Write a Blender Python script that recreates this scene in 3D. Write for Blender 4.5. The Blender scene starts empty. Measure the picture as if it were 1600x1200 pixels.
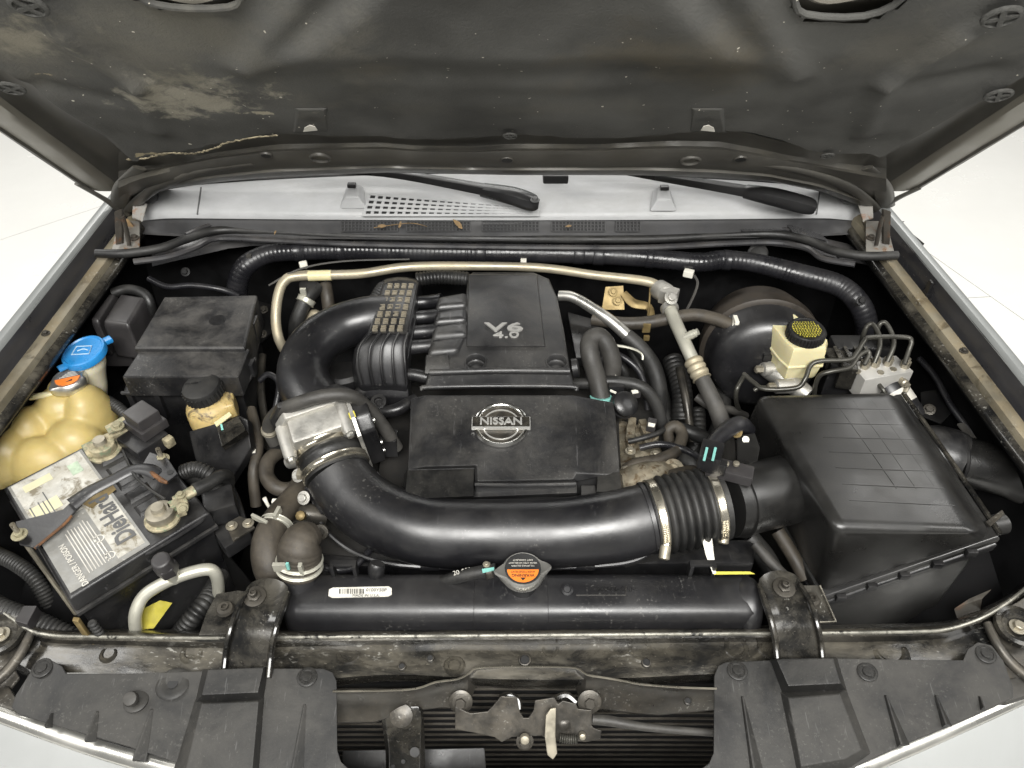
import bpy, bmesh, math, random
from mathutils import Vector, Matrix, noise
rad = math.radians
random.seed(7)
scene = bpy.context.scene
COL = scene.collection

# ------------------------------------------------------------------ camera
FPX, TILT = 1202.0, rad(42.0)          # focal length in photo pixels, downward tilt
CAM = Vector((0.0, -0.62, 1.0))        # z = 0 is the top of the radiator tank, floor at -0.98
cam_data = bpy.data.cameras.new('camera')
cam_data.sensor_width = 36.0
cam_data.lens = FPX / 1600.0 * 36.0
cam_data.clip_start, cam_data.clip_end = 0.02, 100.0
cam = bpy.data.objects.new('camera', cam_data)
cam.location = CAM
cam.rotation_euler = (math.pi / 2 - TILT, 0, 0)
COL.objects.link(cam)
scene.camera = cam

# ------------------------------------------------------------------ world and lamps (white showroom, side and rear fill lamps added)
world = bpy.data.worlds.new('World')
scene.world = world
world.use_nodes = True
world.node_tree.nodes['Background'].inputs[0].default_value = (1.0, 0.995, 0.965, 1)
world.node_tree.nodes['Background'].inputs[1].default_value = 0.28
FLOOR_Z = -0.98

def area(name, loc, sx, sy, watts, target, color=(1, 0.985, 0.95)):
    d = bpy.data.lights.new(name, 'AREA')
    d.shape = 'RECTANGLE'; d.size = sx; d.size_y = sy; d.energy = watts; d.color = color
    o = bpy.data.objects.new(name, d); COL.objects.link(o)
    o.location = loc
    o.rotation_euler = (Vector(target) - Vector(loc)).to_track_quat('-Z', 'Y').to_euler()
    return o

area('ceiling_panel_front', (0.1, -1.7, 2.35), 2.1, 1.0, 185, (0, 0.1, 0))
area('fill_left', (-2.9, -0.3, 2.5), 0.8, 2.2, 48, (-1.6, 0.5, -0.9))  # added fill lamp, brightens floor and left fender
area('fill_right', (2.9, -0.3, 2.5), 0.8, 2.2, 40, (1.6, 0.5, -0.9))  # added fill lamp, brightens floor and right fender
area('fill_rear_left', (-2.6, 3.2, 2.7), 1.2, 2.4, 62, (-2.2, 2.4, -0.9))  # added fill lamp, whitens the floor behind on the left
area('fill_rear_right', (2.6, 3.2, 2.7), 1.2, 2.4, 58, (2.2, 2.4, -0.9))  # added fill lamp, whitens the floor behind on the right
area('fill_rear', (0, 3.4, 2.6), 2.2, 1.0, 50, (0, 1.2, 0.2))  # added fill lamp for the windscreen and cowl

scene.view_settings.view_transform = 'Standard'
scene.view_settings.look = 'None'
scene.view_settings.exposure = 0.03
scene.view_settings.gamma = 1.0
scene.view_settings.use_curve_mapping = False
try:
    scene.cycles.max_bounces = 7
    scene.cycles.use_denoising = True
except Exception:
    pass

# ------------------------------------------------------------------ pixels to places
_c, _s = math.cos(TILT), math.sin(TILT)
def ray(px, py):
    a = (px - 800.0) / FPX; b = (600.0 - py) / FPX
    return Vector((a, _c + b * _s, -_s + b * _c))
def P(px, py, z=0.0):
    r = ray(px, py); return CAM + r * ((z - CAM.z) / r.z)
def PY(px, py, y):
    r = ray(px, py); return CAM + r * ((y - CAM.y) / r.y)
def PP(px, py, org, n):
    r = ray(px, py); return CAM + r * ((Vector(org) - CAM).dot(n) / r.dot(n))
V = Vector
UP = V((0, 0, 1))

# ------------------------------------------------------------------ materials
MATS = {}
def mat(name, color, rough=0.5, metal=0.0, dust=0.0, dust_col=(0.17, 0.16, 0.14), var=0.25, vscale=14.0,
        bump=0.0, bscale=120.0, coat=0.0, patch=None, patch_amt=0.0, pscale=9.0, trans=0.0, sss=0.0, spec=0.5,
        rvar=0.12, stretch=None, scratch=0.0, chips=0.0):
    m = bpy.data.materials.new(name); m.use_nodes = True
    nt = m.node_tree; N = nt.nodes; L = nt.links
    b = N['Principled BSDF']
    tc = N.new('ShaderNodeTexCoord'); co = tc.outputs['Object']
    if stretch:
        mp = N.new('ShaderNodeMapping'); mp.inputs['Scale'].default_value = stretch
        L.new(co, mp.inputs['Vector']); co = mp.outputs['Vector']
    def noi(scale, detail=6, rough_=0.6, dist=0.0):
        n = N.new('ShaderNodeTexNoise'); n.inputs['Scale'].default_value = scale
        n.inputs['Detail'].default_value = detail; n.inputs['Roughness'].default_value = rough_
        n.inputs['Distortion'].default_value = dist
        L.new(co, n.inputs['Vector']); return n.outputs['Fac']
    def ramp(src, a, c_, lo=0.0, hi=1.0):
        r = N.new('ShaderNodeMapRange'); r.interpolation_type = 'SMOOTHSTEP'
        r.inputs['From Min'].default_value = a; r.inputs['From Max'].default_value = c_
        r.inputs['To Min'].default_value = lo; r.inputs['To Max'].default_value = hi
        L.new(src, r.inputs['Value']); return r.outputs['Result']
    def mul(a, c_):
        k = N.new('ShaderNodeMath'); k.operation = 'MULTIPLY'
        L.new(a, k.inputs[0])
        if isinstance(c_, (int, float)): k.inputs[1].default_value = c_
        else: L.new(c_, k.inputs[1])
        return k.outputs[0]
    def mix(f, a, c_):
        k = N.new('ShaderNodeMix'); k.data_type = 'RGBA'
        L.new(f, k.inputs['Factor'])
        for s_, v in ((k.inputs['A'], a), (k.inputs['B'], c_)):
            if isinstance(v, tuple): s_.default_value = (*v[:3], 1)
            else: L.new(v, s_)
        return k.outputs['Result']
    n1 = noi(vscale, 7)
    dk = tuple(c_ * (1 - var) for c_ in color); lt = tuple(min(1, c_ * (1 + var)) for c_ in color)
    cur = mix(ramp(n1, 0.3, 0.7), dk, lt)
    rsrc = ramp(n1, 0.3, 0.7, max(0.03, rough - rvar), min(1, rough + rvar))
    if patch:
        pf = ramp(noi(pscale, 9, 0.68, 0.6), 0.62 - 0.22 * patch_amt, 0.70 - 0.12 * patch_amt)
        cur = mix(pf, cur, patch)
    if scratch > 0:
        mp2 = N.new('ShaderNodeMapping'); mp2.inputs['Rotation'].default_value = (0.3, 0.5, 0.7)
        mp2.inputs['Scale'].default_value = (240, 16, 90); L.new(tc.outputs['Object'], mp2.inputs['Vector'])
        sn = N.new('ShaderNodeTexNoise'); sn.inputs['Scale'].default_value = 1.0; sn.inputs['Detail'].default_value = 3
        L.new(mp2.outputs['Vector'], sn.inputs['Vector'])
        sf = mul(ramp(sn.outputs['Fac'], 0.66, 0.74), scratch)
        cur = mix(sf, cur, tuple(min(1, c_ * 2.2 + 0.10) for c_ in color))
    if dust > 0:
        g = N.new('ShaderNodeNewGeometry'); sx = N.new('ShaderNodeSeparateXYZ')
        L.new(g.outputs['Normal'], sx.inputs[0])
        up = ramp(sx.outputs['Z'], 0.0, 0.9, 0.35, 1.0)
        df = mul(mul(ramp(noi(vscale * 0.8 + 3, 10, 0.7, 0.4), 0.34, 0.72), up), dust)
        # fine specks and grime
        df2 = mul(ramp(noi(260, 2), 0.66, 0.74), dust * 0.7)
        ad = N.new('ShaderNodeMath'); ad.operation = 'ADD'; ad.use_clamp = True
        L.new(df, ad.inputs[0]); L.new(df2, ad.inputs[1])
        cur = mix(ad.outputs[0], cur, dust_col)
        rr = N.new('ShaderNodeMix'); rr.data_type = 'FLOAT'
        L.new(ad.outputs[0], rr.inputs['Factor']); L.new(rsrc, rr.inputs['A']); rr.inputs['B'].default_value = 0.85
        rsrc = rr.outputs['Result']
    if chips > 0:
        cf = mul(mul(ramp(noi(210, 3), 0.60, 0.65), ramp(noi(11, 4), 0.50, 0.62)), chips)
        cur = mix(cf, cur, (0.46, 0.45, 0.41))
    L.new(cur, b.inputs['Base Color']); L.new(rsrc, b.inputs['Roughness'])
    b.inputs['Metallic'].default_value = metal
    b.inputs['Coat Weight'].default_value = coat
    b.inputs['Coat Roughness'].default_value = 0.12
    b.inputs['Specular IOR Level'].default_value = spec
    if trans: b.inputs['Transmission Weight'].default_value = trans
    if sss:
        b.inputs['Subsurface Weight'].default_value = sss
        b.inputs['Subsurface Radius'].default_value = (0.02, 0.012, 0.004)
        b.inputs['Subsurface Scale'].default_value = 0.5
    if bump > 0:
        bp = N.new('ShaderNodeBump'); bp.inputs['Strength'].default_value = bump
        bp.inputs['Distance'].default_value = 0.002
        L.new(noi(bscale, 5), bp.inputs['Height']); L.new(bp.outputs['Normal'], b.inputs['Normal'])
    MATS[name] = m
    return m

mat('black_plastic', (0.009, 0.009, 0.010), 0.36, dust=0.13, bump=0.12, bscale=400, scratch=0.25)
mat('cover_plastic', (0.016, 0.016, 0.017), 0.39, spec=0.7, chips=0.10, dust=0.22, bump=0.15, bscale=500, scratch=0.3, vscale=9)
mat('shield_plastic', (0.010, 0.010, 0.010), 0.40, spec=0.35, chips=0.05, dust=0.20, bump=0.1, bscale=300, scratch=0.3, vscale=7)
mat('tube_plastic', (0.008, 0.008, 0.0095), 0.37, spec=0.8, chips=0.14, dust=0.09, bump=0.06, bscale=200, vscale=7, rvar=0.10, scratch=0.12)
mat('airbox_plastic', (0.011, 0.0108, 0.0105), 0.35, spec=0.7, dust=0.08, bump=0.06, bscale=350, vscale=8)
mat('dusty_plastic', (0.013, 0.013, 0.014), 0.48, chips=0.12, dust=0.40, dust_col=(0.16, 0.15, 0.135), bump=0.2, bscale=200, vscale=16)
mat('relay_plastic', (0.030, 0.028, 0.029), 0.42, dust=0.15, vscale=8)
mat('rubber', (0.011, 0.011, 0.011), 0.52, dust=0.16, bump=0.2, bscale=180)
mat('grey_rubber', (0.034, 0.032, 0.029), 0.6, dust=0.25, bump=0.2, bscale=200)
mat('brown_rubber', (0.032, 0.027, 0.021), 0.58, dust=0.4, dust_col=(0.14, 0.115, 0.08), bump=0.25, bscale=120)
mat('tape', (0.012, 0.012, 0.0145), 0.32, dust=0.10, bump=0.25, bscale=90)
mat('gloss_black', (0.007, 0.007, 0.007), 0.15, chips=0.4, dust=0.28, dust_col=(0.20, 0.18, 0.14), vscale=18, coat=0.3, rvar=0.1)
mat('apron_black', (0.006, 0.006, 0.0065), 0.5, dust=0.06, dust_col=(0.08, 0.07, 0.05), vscale=20, spec=0.25)
mat('dark_void', (0.007, 0.007, 0.007), 0.7, dust=0.15, dust_col=(0.05, 0.042, 0.03))
mat('grimy_metal', (0.012, 0.0115, 0.011), 0.16, chips=0.45, metal=0.2, coat=0.3, dust=0.40, dust_col=(0.23, 0.205, 0.155), patch=(0.009, 0.009, 0.009), patch_amt=1.3, pscale=16, vscale=22, bump=0.2, bscale=90, stretch=(0.45, 1, 1))
mat('latch_metal', (0.045, 0.042, 0.037), 0.36, chips=0.3, metal=0.5, dust=0.3, dust_col=(0.20, 0.17, 0.125), vscale=25, bump=0.15)
mat('silver_paint', (0.27, 0.28, 0.275), 0.36, metal=0.3, var=0.05, vscale=4, coat=0.4, dust=0.06)
mat('flange_paint', (0.18, 0.162, 0.12), 0.42, metal=0.25, dust=0.5, dust_col=(0.27, 0.20, 0.10), var=0.35, vscale=10, patch=(0.06, 0.053, 0.04), patch_amt=0.25, pscale=22, chips=0.4)
mat('gutter_paint', (0.030, 0.030, 0.033), 0.34, dust=0.22, dust_col=(0.16, 0.14, 0.11), stretch=(1, 0.4, 1))
mat('hinge_metal', (0.05, 0.044, 0.036), 0.5, metal=0.3, dust=0.5, patch=(0.10, 0.05, 0.025), patch_amt=0.4, pscale=30, vscale=30)
mat('hinge_paint', (0.20, 0.19, 0.17), 0.45, dust=0.4, patch=(0.17, 0.08, 0.03), patch_amt=0.5, pscale=40)
mat('alu_cast', (0.43, 0.42, 0.39), 0.44, metal=0.7, dust=0.25, dust_col=(0.28, 0.25, 0.19), var=0.18, vscale=25, bump=0.25, bscale=300)
mat('alu_dirty', (0.26, 0.235, 0.18), 0.55, metal=0.6, dust=0.45, dust_col=(0.25, 0.19, 0.11), var=0.4, vscale=45, bump=0.5, bscale=100, patch=(0.08, 0.05, 0.025), patch_amt=0.5, pscale=60)
mat('alu_pipe', (0.40, 0.36, 0.27), 0.44, metal=0.55, dust=0.35, dust_col=(0.34, 0.26, 0.14), var=0.15, vscale=16)
mat('alu_pipe_pale', (0.50, 0.49, 0.42), 0.42, metal=0.5, dust=0.22, dust_col=(0.42, 0.38, 0.28), var=0.08)
mat('alu_bright', (0.62, 0.61, 0.57), 0.30, metal=0.9, var=0.06, dust=0.08)
mat('band_steel', (0.60, 0.56, 0.47), 0.26, metal=0.95, var=0.08, dust=0.12, dust_col=(0.3, 0.25, 0.16))
mat('chrome', (0.75, 0.74, 0.71), 0.12, metal=1.0, var=0.04, rvar=0.05)
mat('badge_silver', (0.62, 0.61, 0.58), 0.25, metal=0.6, var=0.04, rvar=0.05)
mat('booster_rim', (0.025, 0.021, 0.017), 0.42, dust=0.3, dust_col=(0.10, 0.075, 0.05), metal=0.2)
mat('rib_highlight', (0.045, 0.043, 0.040), 0.5)  # paler tone painted for light caught on rib edges; unused
mat('pale_green', (0.36, 0.44, 0.33), 0.6, var=0.3, vscale=60)
mat('alu_matt', (0.50, 0.49, 0.46), 0.42, metal=0.25, var=0.08, dust=0.12)
mat('housing_black', (0.0045, 0.0045, 0.005), 0.75, var=0.4, spec=0.12, dust=0.03, dust_col=(0.06, 0.05, 0.035))
mat('lip_reflection', (0.30, 0.29, 0.25), 0.26, metal=0.6, var=0.3, vscale=30, dust=0.2, patch=(0.02, 0.02, 0.02), patch_amt=0.4, pscale=30)  # pale tone paints the reflection along the glossy beam lip
mat('bumper_silver', (0.38, 0.39, 0.385), 0.3, metal=0.25, var=0.06, vscale=3, coat=0.5, dust=0.08)
mat('zinc', (0.34, 0.31, 0.245), 0.45, metal=0.7, dust=0.2, var=0.15, vscale=60)
mat('gold_zinc', (0.24, 0.18, 0.08), 0.5, metal=0.6, dust=0.4, dust_col=(0.16, 0.11, 0.06), var=0.3, vscale=40)
mat('rust', (0.12, 0.055, 0.022), 0.8, var=0.5, vscale=90, bump=0.5, bscale=200)
mat('corroded', (0.34, 0.30, 0.20), 0.6, metal=0.4, var=0.4, vscale=80, patch=(0.20, 0.25, 0.16), patch_amt=0.5, pscale=70, bump=0.5, bscale=200)
mat('line_steel', (0.060, 0.058, 0.050), 0.36, metal=0.5, dust=0.2)
mat('cream_plastic', (0.47, 0.37, 0.145), 0.42, dust=0.28, dust_col=(0.36, 0.25, 0.09), var=0.14, vscale=9, sss=0.25, rvar=0.05)
mat('cream_pale', (0.62, 0.56, 0.34), 0.36, dust=0.10, dust_col=(0.45, 0.36, 0.16), var=0.07, vscale=10, sss=0.25, rvar=0.05)
mat('cream_dirty', (0.52, 0.39, 0.16), 0.45, dust=0.3, patch=(0.08, 0.06, 0.04), patch_amt=0.55, pscale=26, var=0.15, sss=0.15)
mat('milky_plastic', (0.62, 0.58, 0.44), 0.4, dust=0.15, var=0.06, sss=0.3)
mat('blue_plastic', (0.015, 0.21, 0.52), 0.33, var=0.12, dust=0.12, dust_col=(0.5, 0.58, 0.62))
mat('blue_pale', (0.33, 0.47, 0.58), 0.5, var=0.3, vscale=60)
mat('white_plastic', (0.72, 0.70, 0.62), 0.45, var=0.06, dust=0.15, dust_col=(0.4, 0.34, 0.24))
mat('paper', (0.62, 0.60, 0.54), 0.6, var=0.10, dust=0.25, dust_col=(0.30, 0.26, 0.19), vscale=30)
mat('label_grey', (0.22, 0.22, 0.21), 0.45, var=0.25, dust=0.45, chips=0.6, dust_col=(0.16, 0.145, 0.11), vscale=24)
mat('label_white', (0.46, 0.45, 0.41), 0.45, var=0.2, dust=0.5, dust_col=(0.20, 0.17, 0.11), vscale=26, patch=(0.16, 0.14, 0.10), patch_amt=0.5, pscale=30)
mat('ink', (0.02, 0.02, 0.02), 0.6)
mat('ink_grey', (0.09, 0.09, 0.09), 0.6)
mat('pale_ink', (0.52, 0.50, 0.45), 0.6)
mat('orange_label', (0.75, 0.20, 0.03), 0.45, var=0.06)
mat('teal_paint', (0.20, 0.48, 0.43), 0.6, var=0.2)
mat('yellow_label', (0.36, 0.31, 0.03), 0.5, var=0.2, dust=0.3, vscale=30)
mat('yellow_ink', (0.50, 0.44, 0.06), 0.5, var=0.1)
mat('cowl_grey_lit', (0.44, 0.445, 0.45), 0.42, var=0.10, dust=0.30, dust_col=(0.26, 0.25, 0.22), vscale=14, chips=0.12, stretch=(0.5, 1, 1))  # the lit look of the cowl top is put into this pale grey
mat('cowl_dark_shaded', (0.045, 0.045, 0.047), 0.45, dust=0.2, vscale=8)  # paints the cowl's shaded front face darker; dark mesh shares it
mat('wiper_black', (0.018, 0.018, 0.019), 0.36, var=0.1, dust=0.08)
mat('dry_leaf', (0.20, 0.13, 0.06), 0.8, var=0.3, vscale=60)
mat('bronze_stud', (0.30, 0.27, 0.21), 0.45, metal=0.45, dust=0.6, dust_col=(0.27, 0.22, 0.14), vscale=60)
mat('frayed_felt', (0.26, 0.225, 0.15), 0.9, var=0.5, vscale=60, bump=0.6, bscale=300)
mat('hood_frame', (0.070, 0.067, 0.060), 0.42, dust=0.30, dust_col=(0.20, 0.18, 0.13), vscale=6, metal=0.15)
mat('hood_flange', (0.16, 0.15, 0.125), 0.42, dust=0.3, metal=0.25, vscale=6, var=0.1)
mat('floor_white', (0.86, 0.855, 0.82), 0.22, var=0.015, vscale=3, dust=0.03, dust_col=(0.6, 0.57, 0.48), rvar=0.06)
mat('seam_dark', (0.10, 0.095, 0.085), 0.8)
mat('fin_metal', (0.05, 0.043, 0.034), 0.55, metal=0.4, dust=0.4)
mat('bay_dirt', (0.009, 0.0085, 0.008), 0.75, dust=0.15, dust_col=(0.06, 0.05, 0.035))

def felt():
    m = mat('felt', (0.074, 0.073, 0.068), 0.84, var=0.30, vscale=5, bump=0.45, bscale=260, spec=0.25)
    return m
felt()
g = bpy.data.materials.new('windscreen_glass'); g.use_nodes = True
b_ = g.node_tree.nodes['Principled BSDF']
b_.inputs['Base Color'].default_value = (0.75, 0.80, 0.78, 1); b_.inputs['Roughness'].default_value = 0.03
b_.inputs['Transmission Weight'].default_value = 0.75; b_.inputs['IOR'].default_value = 1.5
b_.inputs['Coat Weight'].default_value = 0.6
MATS['windscreen_glass'] = g

# ------------------------------------------------------------------ shapes: (verts, faces)
def join(*gs):
    v, f = [], []
    for a, b in gs:
        n = len(v); v += list(a); f += [tuple(i + n for i in q) for q in b]
    return v, f
def loft(rings, caps=True, closed=True):
    v = [p for r in rings for p in r]; f = []; n = len(rings[0])
    for i in range(len(rings) - 1):
        for j in range(n if closed else n - 1):
            k = (j + 1) % n
            f.append((i * n + j, i * n + k, (i + 1) * n + k, (i + 1) * n + j))
    if caps and closed:
        f.append(tuple(reversed(range(n)))); f.append(tuple((len(rings) - 1) * n + j for j in range(n)))
    return v, f
def sheet(rows):                       # open grid of points
    return loft(rows, caps=False, closed=False)
def slab(pts, t, n=None):              # polygon given its top, thickened downwards (or along -n)
    n = V(n) if n else UP
    n = n.normalized()
    return loft([[p - n * t for p in pts], list(pts)])
def solid_sheet(rows, t, n=UP):        # grid with thickness
    n = V(n); R_, C_ = len(rows), len(rows[0])
    top = [p for r in rows for p in r]; bot = [p - n * t for p in top]; f = []
    N_ = R_ * C_
    for i in range(R_ - 1):
        for j in range(C_ - 1):
            a = i * C_ + j
            f.append((a, a + 1, a + C_ + 1, a + C_)); f.append((N_ + a, N_ + a + C_, N_ + a + C_ + 1, N_ + a + 1))
    for i in range(R_ - 1):
        a = i * C_; f.append((a, a + C_, N_ + a + C_, N_ + a)); a += C_ - 1; f.append((a, N_ + a, N_ + a + C_, a + C_))
    for j in range(C_ - 1):
        f.append((j, N_ + j, N_ + j + 1, j + 1)); a = (R_ - 1) * C_ + j; f.append((a, a + 1, N_ + a + 1, N_ + a))
    return top + bot, f
def box(c, s, rot=None):
    c = V(c); hx, hy, hz = s[0] / 2, s[1] / 2, s[2] / 2
    v = [V((x, y, z)) for z in (-hz, hz) for x, y in ((-hx, -hy), (hx, -hy), (hx, hy), (-hx, hy))]
    if rot is not None: v = [rot @ p for p in v]
    return [p + c for p in v], [(3, 2, 1, 0), (4, 5, 6, 7), (0, 1, 5, 4), (1, 2, 6, 5), (2, 3, 7, 6), (3, 0, 4, 7)]
def basis(axis):
    a = V(axis).normalized(); t = UP if abs(a.z) < 0.9 else V((1, 0, 0))
    x = t.cross(a).normalized(); return x, a.cross(x), a
def lathe(o, axis, prof, seg=24, arc=None):
    x, y, a = basis(axis); o = V(o); rings = []
    for r, h in prof:
        rings.append([o + a * h + (x * math.cos(t) + y * math.sin(t)) * r for t in [2 * math.pi * k / seg for k in range(seg)]])
    return loft(rings)
def catmull(pts, sub):
    out = []; n = len(pts)
    for i in range(n - 1):
        p0, p1, p2, p3 = pts[max(i - 1, 0)], pts[i], pts[i + 1], pts[min(i + 2, n - 1)]
        for k in range(sub):
            t = k / sub
            q = []
            for a, b, c_, d in zip(p0, p1, p2, p3):
                q.append(0.5 * ((2 * b) + (-a + c_) * t + (2 * a - 5 * b + 4 * c_ - d) * t * t + (-a + 3 * b - 3 * c_ + d) * t ** 3))
            out.append(q)
    out.append(list(pts[-1])); return out
def tube(pts, seg=14, sub=6, ripple=None, caps=True, flat=None, square=None):
    """pts: (Vector, radius). ripple=(amplitude, pitch): bellows. flat=(n, k): squash k along n."""
    p4 = [(p.x, p.y, p.z, r) for p, r in pts]
    s = catmull(p4, sub if not ripple else 40)
    if ripple:                          # resample evenly along the length
        L = [0]
        for a, b in zip(s, s[1:]): L.append(L[-1] + math.dist(a[:3], b[:3]))
        n = max(8, int(L[-1] / ripple[1] * 8)); q = []; j = 0
        for i in range(n + 1):
            d = L[-1] * i / n
            while j < len(L) - 2 and L[j + 1] < d: j += 1
            t = (d - L[j]) / max(1e-9, L[j + 1] - L[j])
            u = [a + (b - a) * t for a, b in zip(s[j], s[j + 1])]
            ph = (d / ripple[1]) % 1.0
            u[3] *= 1 + ripple[0] * (2 * abs(math.sin(math.pi * ph)) ** 0.8 - 1)
            q.append(u)
        s = q
    C_ = [V(q[:3]) for q in s]; rings = []
    t0 = (C_[1] - C_[0]).normalized(); x, y, _ = basis(t0)
    for i, q in enumerate(s):
        t = (C_[min(i + 1, len(C_) - 1)] - C_[max(i - 1, 0)]).normalized()
        x = (x - t * x.dot(t)).normalized(); y = t.cross(x)
        ring = []
        for k in range(seg):
            an = 2 * math.pi * k / seg; ca, sa = math.cos(an), math.sin(an)
            if square: ca, sa = math.copysign(abs(ca) ** square, ca), math.copysign(abs(sa) ** square, sa)
            d = (x * ca + y * sa) * q[3]
            if flat: nn = V(flat[0]); d = d - nn * d.dot(nn) * (1 - flat[1])
            ring.append(C_[i] + d)
        rings.append(ring)
    return loft(rings, caps)
def T(l, **k):                          # tube through (px, py, z, r)
    return tube([(P(a, b, z), r) for a, b, z, r in l], **k)
def ellipsoid(c, r, seg=20, rot=None):
    c = V(c); rings = []; n = seg // 2
    for i in range(n + 1):
        ph = math.pi * (i + 0.02 * (i == 0) - 0.02 * (i == n)) / n
        ring = []
        for k in range(seg):
            t = 2 * math.pi * k / seg
            p = V((r[0] * math.sin(ph) * math.cos(t), r[1] * math.sin(ph) * math.sin(t), -r[2] * math.cos(ph)))
            ring.append((rot @ p if rot else p) + c)
        rings.append(ring)
    return loft(rings)

def wloc(o):
    l = V(o.location)
    while o.parent: o = o.parent; l = l + V(o.location)
    return l
def tagit(o, label=None, cat=None, group=None, kind=None):
    if label: o['label'] = label
    if cat: o['category'] = cat
    if group: o['group'] = group
    if kind: o['kind'] = kind
    return o
def thing(name, label, cat, loc, group=None):
    o = bpy.data.objects.new(name, None); COL.objects.link(o)
    o.empty_display_size = 0.03; o.location = loc
    return tagit(o, label, cat, group)
def obj(name, geo, m, parent=None, bevel=0.0, seg=2, ang=32, smooth=True, label=None, cat=None, group=None, kind=None, remesh=0.0, sm_it=0, origin=None):
    vs, fs = geo
    if origin is None:
        if parent: origin = wloc(parent)
        else:
            n = len(vs); origin = V((sum(p.x for p in vs) / n, sum(p.y for p in vs) / n, min(p.z for p in vs)))
    origin = V(origin)
    me = bpy.data.meshes.new(name)
    me.from_pydata([tuple(p - origin) for p in vs], [], fs)
    bm = bmesh.new(); bm.from_mesh(me)
    if bevel > 0 or not remesh:
        bmesh.ops.recalc_face_normals(bm, faces=bm.faces)
    if bevel > 0:
        es = [e for e in bm.edges if len(e.link_faces) == 2 and e.calc_face_angle(0) > rad(ang)]
        bmesh.ops.bevel(bm, geom=es, offset=bevel, offset_type='OFFSET', segments=seg, profile=0.6, affect='EDGES', clamp_overlap=True)
    for f in bm.faces: f.smooth = smooth
    for e in bm.edges:
        e.smooth = not (len(e.link_faces) == 2 and e.calc_face_angle(0) > rad(42))
    bm.to_mesh(me); bm.free()
    me.materials.append(MATS[m])
    o = bpy.data.objects.new(name, me); COL.objects.link(o)
    if parent: o.parent = parent; o.location = origin - wloc(parent)
    else: o.location = origin
    if remesh:
        r = o.modifiers.new('remesh', 'REMESH'); r.mode = 'VOXEL'; r.voxel_size = remesh; r.use_smooth_shade = True
        if sm_it:
            s = o.modifiers.new('smooth', 'SMOOTH'); s.iterations = sm_it; s.factor = 0.6
    elif bevel > 0:
        w = o.modifiers.new('weighted', 'WEIGHTED_NORMAL'); w.keep_sharp = True; w.weight = 80
    return tagit(o, label, cat, group, kind)
_cache = {}
def place(name, key, geo_fn, m, parent, at, axis=UP, scale=1.0, bevel=0.0, spin=0.0):
    """copies of one small mesh, sharing data"""
    k = (key, m)
    if k not in _cache:
        t = obj(name, geo_fn(), m, None, bevel, origin=V((0, 0, 0)))
        _cache[k] = t.data
        bpy.data.objects.remove(t)
    o = bpy.data.objects.new(name, _cache[k]); COL.objects.link(o)
    x, y, a = basis(axis)
    M = Matrix((x, y, a)).transposed()
    o.rotation_euler = (M @ Matrix.Rotation(spin, 3, 'Z')).to_euler()
    o.scale = (scale,) * 3
    o.parent = parent; o.location = V(at) - (wloc(parent) if parent else V((0, 0, 0)))
    return o
O0 = V((0, 0, 0))
def bolt_geo():
    g1 = lathe(O0, UP, [(1.55, 0), (1.55, 0.22), (1.2, 0.3)], 16)
    g2 = lathe(O0, UP, [(1.0, 0.28), (1.0, 1.0), (0.85, 1.12)], 6)
    return join(g1, g2)
def bolt(parent, at, r=0.007, axis=UP, m='zinc', name='bolt'):
    return place(name, 'bolt', bolt_geo, m, parent, at, axis, r, spin=random.random())
def stud_geo():
    return join(lathe(O0, UP, [(2.4, 0), (2.4, 0.12), (2.0, 0.25)], 20), lathe(O0, UP, [(1.45, 0.2), (1.45, 0.75), (1.3, 0.85)], 6),
                lathe(O0, UP, [(0.8, 0.8), (0.8, 2.0), (0.6, 2.1), (0.5, 2.1), (0.5, 1.6)], 12))
def stud(parent, at, r=0.007, axis=UP, m='latch_metal'):
    return place('stud', 'stud', stud_geo, m, parent, at, axis, r)
def clip_geo():
    return join(lathe(O0, UP, [(1, 0), (1, 0.10), (0.93, 0.16), (0.72, 0.16), (0.68, 0.10), (0.5, 0.10), (0.48, 0.2), (0.4, 0.22)], 24))
def clip(parent, at, r=0.014, axis=UP, m='shield_plastic'):
    return place('push_clip', 'clip', clip_geo, m, parent, at, axis, r)
def xclip_geo():
    g = lathe(O0, UP, [(1, 0), (1, 0.12), (0.9, 0.2), (0.78, 0.2), (0.74, 0.06), (0.3, 0.04)], 24)
    b1 = box((0, 0, 0.12), (1.6, 0.3, 0.14)); b2 = box((0, 0, 0.125), (0.3, 1.6, 0.14))
    return join(g, b1, b2)
def text(parent, name, s, size, org, xd, yd, m, ext=0.0006, bold=0.0, sx=1.0, shear=0.0):
    cu = bpy.data.curves.new('t', 'FONT'); cu.body = s; cu.size = size; cu.extrude = ext; cu.offset = bold
    cu.align_x = 'CENTER'; cu.align_y = 'CENTER'; cu.shear = shear; cu.resolution_u = 3
    t = bpy.data.objects.new('t', cu); COL.objects.link(t)
    dg = bpy.context.evaluated_depsgraph_get(); dg.update()
    me = bpy.data.meshes.new_from_object(t.evaluated_get(dg))
    xd = V(xd).normalized(); n = xd.cross(V(yd)).normalized(); yd = n.cross(xd)
    vs = [V(org) + xd * v.co.x * sx + yd * v.co.y + n * v.co.z for v in me.vertices]
    fs = [tuple(p.vertices) for p in me.polygons]
    bpy.data.objects.remove(t); bpy.data.curves.remove(cu); bpy.data.meshes.remove(me)
    return obj(name, (vs, fs), m, parent, smooth=False)
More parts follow.
